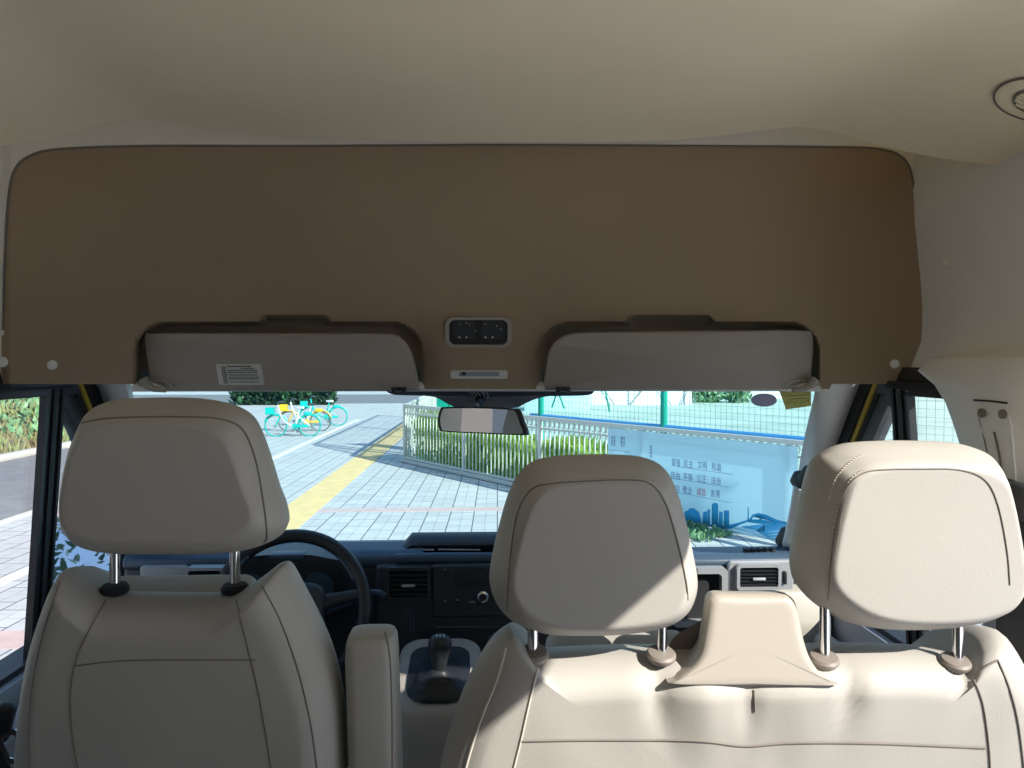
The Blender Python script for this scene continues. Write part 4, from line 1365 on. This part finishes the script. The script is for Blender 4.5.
# mesh fence -----------------------------------------------------------
def meshfence(A, U, L, lab, posts, hz=3.0):
    f = thing('mesh_fence', lab, 'fence', A)
    b = nb()
    k = 0
    dv = .085
    rotz = math.atan2(U.y, U.x)
    while k * dv <= L:
        box(b, A + U * (k * dv) + Vector((0, 0, hz / 2 + .1)), (.0032, .0032, hz - .2), (0, 0, rotz)); k += 1
    z = .2
    while z < hz:
        box(b, A + U * (L / 2) + Vector((0, 0, z)), (L, .0032, .0032), (0, 0, rotz)); z += .085
    w = obj('wire_mesh', b, M['greenwire'], f, ang=None); w['kind'] = 'stuff'
    for p in posts:
        b = nb(); lathe(b, [(.001, 0), (.07, 0), (.07, .02), (.05, .03), (.05, hz), (.03, hz + .03), (.001, hz + .03)], A + U * p, (0, 0, 1), 16); obj('mesh_post', b, M['greensteel'], f)
    b = nb(); tube(b, [A + Vector((0, 0, hz)), A + U * L + Vector((0, 0, hz))], .03, 8); obj('mesh_top_rail', b, M['greensteel'], f)
    return f
MA = FA - FN * .85 + FU * .3
def sfor(px):
    k = D(px, 400); k = k.x / k.y
    return (k * MA.y - MA.x) / (FU.x - k * FU.y)
m1 = meshfence(MA, FU, 11.0, 'tall green wire mesh fence with green posts behind the banner', (0, sfor(541), sfor(664), 10.4))
b = nb(); tube(b, [MA + FU * 2.6 + Vector((0, 0, 1.04)), MA + FU * 11 + Vector((0, 0, 1.05))], .042, 10); obj('blue_rail', b, M['bluepipe'], m1, 'blue pipe rail')
b = nb()
for p, s_ in ((sfor(596), .3), (sfor(572), -.5), (sfor(541), .6)):
    tube(b, [MA + FU * p + Vector((0, 0, 2.2)), MA + FU * (p + s_) + Vector((0, 0, 1.2))], .014, 6)
obj('brace', b, M['greensteel'], m1)
m2 = meshfence(MA + Vector((0, .1, 0)), Vector((.02, 1, 0)).normalized(), 10.0, 'tall green wire mesh fence running away beside the yellow strip', (.2, 5.0, 9.8))
b = nb(); box(b, Vector((-.62, 16.2, GZ + 1.05)), (.60, .08, 2.0), None, .01); o = obj('green_board', b, M['greensteel']); props(o, 'bright green board standing behind the fence corner', 'board')

# banner -----------------------------------------------------------------
BP = FA + FN * .045
def PB(px, py, lift=0.0): return PP(px, py, BP, FN) + FN * lift
bl, br_ = (PB(608, 430) - FA).dot(FU), (PB(797, 470) - FA).dot(FU)
bn = thing('banner', 'light blue printed banner with a city skyline tied to the steel fence', 'banner', FA + FU * bl)
z0, z1 = GZ + .04, GZ + FH - .06
b = nb()
prism(b, [BP + FU * bl + Vector((0, 0, z0 - GZ)), BP + FU * br_ + Vector((0, 0, z0 - GZ)), BP + FU * br_ + Vector((0, 0, z1 - GZ)), BP + FU * bl + Vector((0, 0, z1 - GZ))], -FN * .006)
obj('sheet', b, M['banner'], bn)


def art(name, polys, m, lift, px=True):
    b = nb()
    for poly in polys:
        A = [PB(660 + x / 5.906, 430 + y / 5.906, lift) for x, y in poly]
        A = [Vector((p.x, p.y, min(max(p.z, z0 + .003), z1 - .003))) for p in A]
        va = [b.verts.new(p) for p in A]
        if len(va) > 2:
            f_ = b.faces.new(va)
    r = bmesh.ops.triangulate(b, faces=b.faces[:])
    e = bmesh.ops.extrude_face_region(b, geom=b.faces[:])
    bmesh.ops.translate(b, vec=-FN * .0006, verts=[v for v in e['geom'] if isinstance(v, bmesh.types.BMVert)])
    return obj(name, b, M[m], bn, ang=None)


def arcp(x0, x1, yb, yt, n=10):
    return [(x0 + (x1 - x0) * k / n, yb - (yb - yt) * math.sin(PI * k / n)) for k in range(n + 1)]
art('skyline_print', [
    [(140, 540), (148, 480), (165, 475), (175, 462), (200, 462), (230, 485), (245, 535), (240, 560), (140, 545)],
    [(248, 550), (255, 485), (278, 478), (280, 560), (248, 556)], [(280, 565), (281, 470), (296, 468), (297, 565)],
    [(304, 570), (306, 440), (318, 430), (336, 432), (344, 442), (345, 575)], [(345, 575), (350, 480), (370, 484), (372, 580)],
    [(374, 580), (378, 475), (408, 475), (410, 580)],
    [(140, 535), (250, 550), (380, 570), (410, 585), (380, 590), (250, 565), (140, 552)],
    [(380, 575), (410, 560), (470, 545), (520, 530), (525, 540), (470, 560), (420, 585)],
    [(517, 532), (518, 455), (523, 455), (525, 532)],
    [(525, 532), (545, 500), (580, 490), (630, 502), (690, 530), (755, 545), (755, 556), (690, 545), (640, 528), (580, 502), (552, 512), (540, 535)],
    [(585, 530), (600, 505), (612, 508), (598, 532)],
    [(520, 528), (600, 530), (700, 545), (755, 548), (755, 570), (600, 555), (520, 545)],
    [(385, 612), (400, 590), (412, 585), (404, 600), (390, 614)]], 'sky_ink', .0012)
art('wave_print', [
    [(620, 560), (755, 565), (760, 700), (690, 735), (600, 640), (560, 600)], [(480, 570), (620, 556), (620, 600), (560, 600)]], 'wave_ink', .0008)
art('pale_print', [
    [(150, 560), (260, 575), (390, 592), (470, 600), (560, 630), (640, 690), (690, 740), (560, 715), (420, 660), (260, 615), (150, 590)],
    [(420, 578), (480, 574), (560, 590), (640, 640), (600, 640), (520, 605)]], 'pale_ink', .0010)
art('wave_stripe_print', [
    [(640, 600 + 18 * k), (758, 585 + 22 * k), (758, 591 + 22 * k), (640, 604 + 18 * k)] for k in range(6)], 'pale_ink', .0011)
art('path_print', [[(130, 594), (260, 612), (430, 664), (560, 705), (680, 742), (560, 716), (420, 676), (260, 626), (130, 604)]], 'text_ink', .0012)
art('rule_print', [[(100, 215), (430, 262), (430, 264), (100, 217)], [(100, 288), (405, 338), (405, 340), (100, 290)], [(100, 368), (420, 428), (420, 430), (100, 370)]], 'text_ink', .0012)

# printed characters
def text_mesh(body, bm, org, xa, za, size):
    cu = bpy.data.curves.new('t', 'FONT')
    cu.body = body
    cu.size = 1.0
    cu.resolution_u = 2
    o_ = bpy.data.objects.new('t', cu)
    COL.objects.link(o_)
    dg = bpy.context.evaluated_depsgraph_get()
    me = bpy.data.meshes.new_from_object(o_.evaluated_get(dg))
    if len(me.vertices):
        xs = [v.co.x for v in me.vertices]; ys = [v.co.y for v in me.vertices]
        w, h = max(xs) - min(xs), max(ys) - min(ys)
        for v in me.vertices:
            x, y = (v.co.x - min(xs)) / w, (v.co.y - min(ys)) / h
            v.co = org + xa * x + za * y
        bm.from_mesh(me)
    bpy.data.meshes.remove(me)
    bpy.data.objects.remove(o_)
    bpy.data.curves.remove(cu)

rows = [('富强', '民主', '文明', '和谐'), ('自由', '平等', '公正', '法治'), ('爱国', '敬业', '诚信', '友善')]
xs0 = [(70, 120), (140, 196), (222, 277), (305, 362)]
ytops = [[165, 174, 180, 192], [243, 252, 262, 272], [320, 328, 338, 348]]
bt, brd = nb(), nb()
for r in range(3):
    for w_ in range(4):
        x0_, x1_ = xs0[w_]; y0_ = ytops[r][w_]; hh_ = 46
        if r > 0: x0_ -= 3 * r; x1_ -= 3 * r
        sl_ = 8
        A = PB(660 + x0_ / 5.906, 430 + (y0_ + hh_) / 5.906, .0012)
        B = PB(660 + x1_ / 5.906, 430 + (y0_ + hh_ + sl_) / 5.906, .0012)
        T = PB(660 + x0_ / 5.906, 430 + y0_ / 5.906, .0012)
        text_mesh(rows[r][w_], brd if r == 2 and w_ == 2 else bt, A, B - A, T - A, 1)
obj('slogan_print', bt, M['text_ink'], bn, ang=None)
obj('slogan_print', brd, M['red_ink'], bn, 'crimson printed characters', ang=None)
# small marks: left heading, side column, imprint
b = nb()
def mark(px, py, w_, h_):
    A = [PB(px, py, .0012), PB(px + w_, py + w_ * .11, .0012), PB(px + w_, py + h_ + w_ * .11, .0012), PB(px, py + h_, .0012)]
    b.faces.new([b.verts.new(p) for p in A])
rn = random.Random(2)
for cx in (611.5, 621):
    for k in range(5):
        mark(cx + (k % 2) * .6, 436 + k * 2.1 + (cx - 611) * .11, 3.4 if k % 2 == 0 else 2.0, .7)
    mark(cx, 436, .7, 9); mark(cx + 3, 436.5, .6, 9)
for k in range(7): mark(609 + 3 * k, 449.5 + .3 * k, 1.8, .7)
for k in range(4):
    mark(649.5, 445.5 + 3.2 * k, 3, .5); mark(649.8, 446.8 + 3.2 * k, 2.4, .5); mark(650.8, 445.5 + 3.2 * k, .5, 2.2)
for k in range(22):
    mark(742 + 1.45 * k, 539.3 + .22 * k, .9, 1.4); 
for k in range(12):
    mark(744 + 1.9 * k, 543.5 + .3 * k, 1.2, .6)
obj('small_print', b, M['text_ink'], bn, ang=None)

# white canopy hall, shrubs and panels beyond the court -------------------
tn_ = thing('canopy_tent', 'large white canopy tent standing beyond the sports court', 'tent', (5.0, 34, GZ))
b = nb()
xs_ = [1.9, 3.6, 5.2, 6.9, 8.4]
prism(b, [Vector((P(590, 400, 34).x, 34, P(590, 413, 34).z)), Vector((P(692, 400, 34).x, 34, P(692, 411, 34).z)), Vector((P(690, 400, 34).x, 34, 4.0)), Vector((P(590, 400, 34).x, 34, 4.0))], (0, 8, 0)); obj('canvas', b, M['tent'], tn_)
b = nb()
for x, y, x2, y2 in ((598, 380, 621, 415), (622, 415, 648, 383), (660, 390, 677, 413), (677, 413, 690, 385)):
    tube(b, [P(x, y, 33.9), P(x2, y2, 33.9)], .018, 6)
obj('guy_rope', b, M['bikedark'], tn_)
for px in (592, 634, 690):
    b = nb(); c = P(px, 412, 33.8); tube(b, [Vector((c.x, c.y, GZ)), Vector((c.x, c.y, 3.5))], .03, 8); obj('tent_pole', b, M['fence'], tn_)
b = nb(); box(b, (P(557, 400, 30).x, 30, .8), (2.6, .3, 2.9), None, .02); o = obj('blue_board', b, M['pale_ink']); props(o, 'pale blue board beyond the mesh fence beside the green post', 'board')
for px, sz, nm_, lab in ((707, .5, 'shrub', 'small green shrub beyond the court left of the grey sticker'), (736, .55, 'shrub', 'wider green shrub beyond the court beside the grey sticker')):
    b = nb(); c = P(px, 402, 36)
    leaves(b, 500, lambda r: Vector((c.x + r.gauss(0, .32), c.y + r.gauss(0, .3), GZ + abs(r.gauss(.2, .8)))), .3, px)
    o = obj(nm_, b, M['midleaf'], ang=None, origin=(c.x, c.y, GZ)); props(o, lab, 'shrub')
b = nb(); box(b, (P(765, 400, 40).x, 40, .4), (4.2, .3, 2.2), None, .02); o = obj('pink_board', b, M['tent']); props(o, 'pale board standing beyond the court behind the stickers', 'board')

# bicycles ------------------------------------------------------------------
def bicycle(loc, head, paint, frame2, tyre, basket, lab):
    root = thing('bicycle', lab, 'bicycle', (0, 0, 0), 'shared bicycles parked on the square')
    r = .33
    WB = 1.03
    def T(x, y, z): return Vector((x, y, z))
    for x, nm_ in ((0, 'wheel'), (WB, 'wheel')):
        b = nb(); tube(b, [T(x + r * math.cos(a), 0, r + r * math.sin(a)) for a in [2 * PI * k / 28 for k in range(28)]], .024, 6, closed=True)
        w_ = obj(nm_, b, M[tyre], root, ang=80)
        b = nb()
        for k in range(10):
            a = PI * k / 10
            tube(b, [T(x - r * math.cos(a), 0, r - r * math.sin(a)), T(x + r * math.cos(a), 0, r + r * math.sin(a))], .004, 4)
        tube(b, [T(x, -.05, r), T(x, .05, r)], .03, 8)
        obj('spokes', b, M['silver'], w_)
    b = nb()
    tube(b, spline([T(0.06, 0, .98), T(.10, 0, .80), T(.14, 0, .66)], 3), .026, 8)       # head tube, front at x=0
    tube(b, spline([T(.13, 0, .70), T(.26, 0, .48), T(.42, 0, .36), T(.58, 0, .32)], 4), .030, 8)
    tube(b, [T(.58, 0, .30), T(.72, 0, .84)], .026, 8)
    tube(b, [T(.62, -.05, .32), T(WB, -.06, r)], .016, 6); tube(b, [T(.62, .05, .32), T(WB, .06, r)], .016, 6)
    tube(b, [T(.67, -.03, .64), T(WB, -.06, r)], .014, 6); tube(b, [T(.67, .03, .64), T(WB, .06, r)], .014, 6)
    obj('frame', b, M[frame2], root)
    b = nb(); tube(b, [T(.13, -.05, .64), T(0, -.06, r)], .018, 6); tube(b, [T(.13, .05, .64), T(0, .06, r)], .018, 6); obj('fork', b, M[paint], root)
    b = nb(); tube(b, spline([T(.22, -.28, 1.05), T(.10, -.22, 1.08), T(.06, 0, 1.0), T(.10, .22, 1.08), T(.22, .28, 1.05)], 5), .015, 8); obj('handlebar', b, M['bikedark'], root)
    b = nb(); loft(b, [[T(x + .74, y, z) for x, y, z in ((-.13, 0, h_), (-.05, .05 * k, h_), (.10, .09 * k, h_), (.13, 0, h_), (.10, -.09 * k, h_), (-.05, -.05 * k, h_))] for k, h_ in ((.8, .86), (1, .89), (.9, .93))]); obj('saddle', b, M['bikewhite'] if paint == 'teal' else M['bikedark'], root)
    b = nb()
    box(b, T(-.16, 0, .70), (.24, .30, .02)); 
    for dx, dy, sx, sy in ((-.28, 0, .015, .34), (-.05, 0, .015, .28), (-.165, .16, .24, .015), (-.165, -.16, .24, .015)):
        box(b, T(dx, dy, .80), (sx, sy, .20))
    obj('basket', b, M[basket], root)
    b = nb()
    A_ = [2.6 - 2.0 * k / 12 for k in range(13)]
    A_ = [R_(20 + 140 * k / 12) for k in range(13)]
    tube(b, [T(WB + .37 * math.cos(a), 0, r + .37 * math.sin(a)) for a in A_], .020, 6); tube(b, [T(.37 * math.cos(a), 0, r + .37 * math.sin(a)) for a in A_], .020, 6)
    obj('mudguard', b, M[paint], root)
    b = nb(); lathe(b, [(.001, -.01), (.10, -.01), (.10, .01), (.001, .01)], T(.60, -.06, .31), (0, 1, 0), 18); box(b, T(.80, -.06, .32), (.42, .03, .08), (0, -.03, 0), .01); obj('chain_guard', b, M[basket], root)
    b = nb(); tube(b, [T(.60, -.12, .31), T(.68, -.12, .16)], .012, 6); box(b, T(.69, -.17, .15), (.09, .09, .025)); tube(b, [T(.60, .12, .31), T(.52, .12, .46)], .012, 6); box(b, T(.51, .17, .47), (.09, .09, .025)); obj('pedal', b, M['bikedark'], root)
    b = nb(); tube(b, [T(.66, .04, .30), T(.74, .20, .012)], .012, 6); obj('kickstand', b, M['bikedark'], root)
    b = nb(); box(b, T(WB - .06, 0, .70), (.24, .10, .12), None, .03); obj('lock_box', b, M[basket], root)
    root.location = loc
    root.rotation_euler = (0, 0, head)
    root.scale = (.84, .84, .84)
    return root
for fpx, py, head, paint, fr2, tyre, bask, lab in (
        (276, 436.5, 0.06, 'teal', 'bikewhite', 'tealtyre', 'teal', 'teal bicycle nearest the van with white frame, foremost of the three'),
        (289, 431.5, 0.10, 'bikeyellow', 'bikewhite', 'greytyre', 'bikeyellow', 'yellow bicycle with a yellow basket parked between two teal ones'),
        (309, 426, 0.12, 'teal', 'teal', 'tealtyre', 'teal', 'teal bicycle with white saddle furthest right of the three')):
    g = GP(fpx, py)
    bicycle((g.x, g.y, GZ + .003), head, paint, fr2, tyre, bask, lab)

# ------------------------------------------------------------------ light
sd = bpy.data.lights.new('sun', 'SUN')
sd.energy = 4.4
sd.angle = R_(0.55)
sd.color = (1.0, 0.94, 0.86)
so = bpy.data.objects.new('sun', sd)
COL.objects.link(so)
so.location = (6, -4, 8)
so.rotation_euler = Vector((-1.0, 0.90, -0.90)).to_track_quat('-Z', 'Y').to_euler()

w = bpy.data.worlds.new('world')
scene.world = w
w.use_nodes = True
nt = w.node_tree
bg = nt.nodes['Background']
tc = nt.nodes.new('ShaderNodeTexCoord')
sx = nt.nodes.new('ShaderNodeSeparateXYZ')
rp = nt.nodes.new('ShaderNodeValToRGB')
rp.color_ramp.elements[0].position = 0.0
rp.color_ramp.elements[0].color = (0.66, 0.82, 1.0, 1)
rp.color_ramp.elements[1].position = 0.6
rp.color_ramp.elements[1].color = (0.30, 0.50, 0.88, 1)
nt.links.new(tc.outputs['Generated'], sx.inputs[0])
nt.links.new(sx.outputs['Z'], rp.inputs['Fac'])
nt.links.new(rp.outputs[0], bg.inputs['Color'])
bg.inputs['Strength'].default_value = 0.5

# ------------------------------------------------------------------ colour management
vs = scene.view_settings
vs.view_transform = 'Standard'
vs.look = 'None'
vs.exposure = 0.97
vs.gamma = 1.0
vs.use_curve_mapping = False
try:
    cy = scene.cycles
    cy.max_bounces = 14
    cy.diffuse_bounces = 8
    cy.glossy_bounces = 5
    cy.transparent_max_bounces = 24
    cy.transmission_bounces = 8
    cy.use_denoising = True
    cy.sample_clamp_indirect = 6.0
    cy.caustics_reflective = False
    cy.caustics_refractive = False
except Exception:
    pass
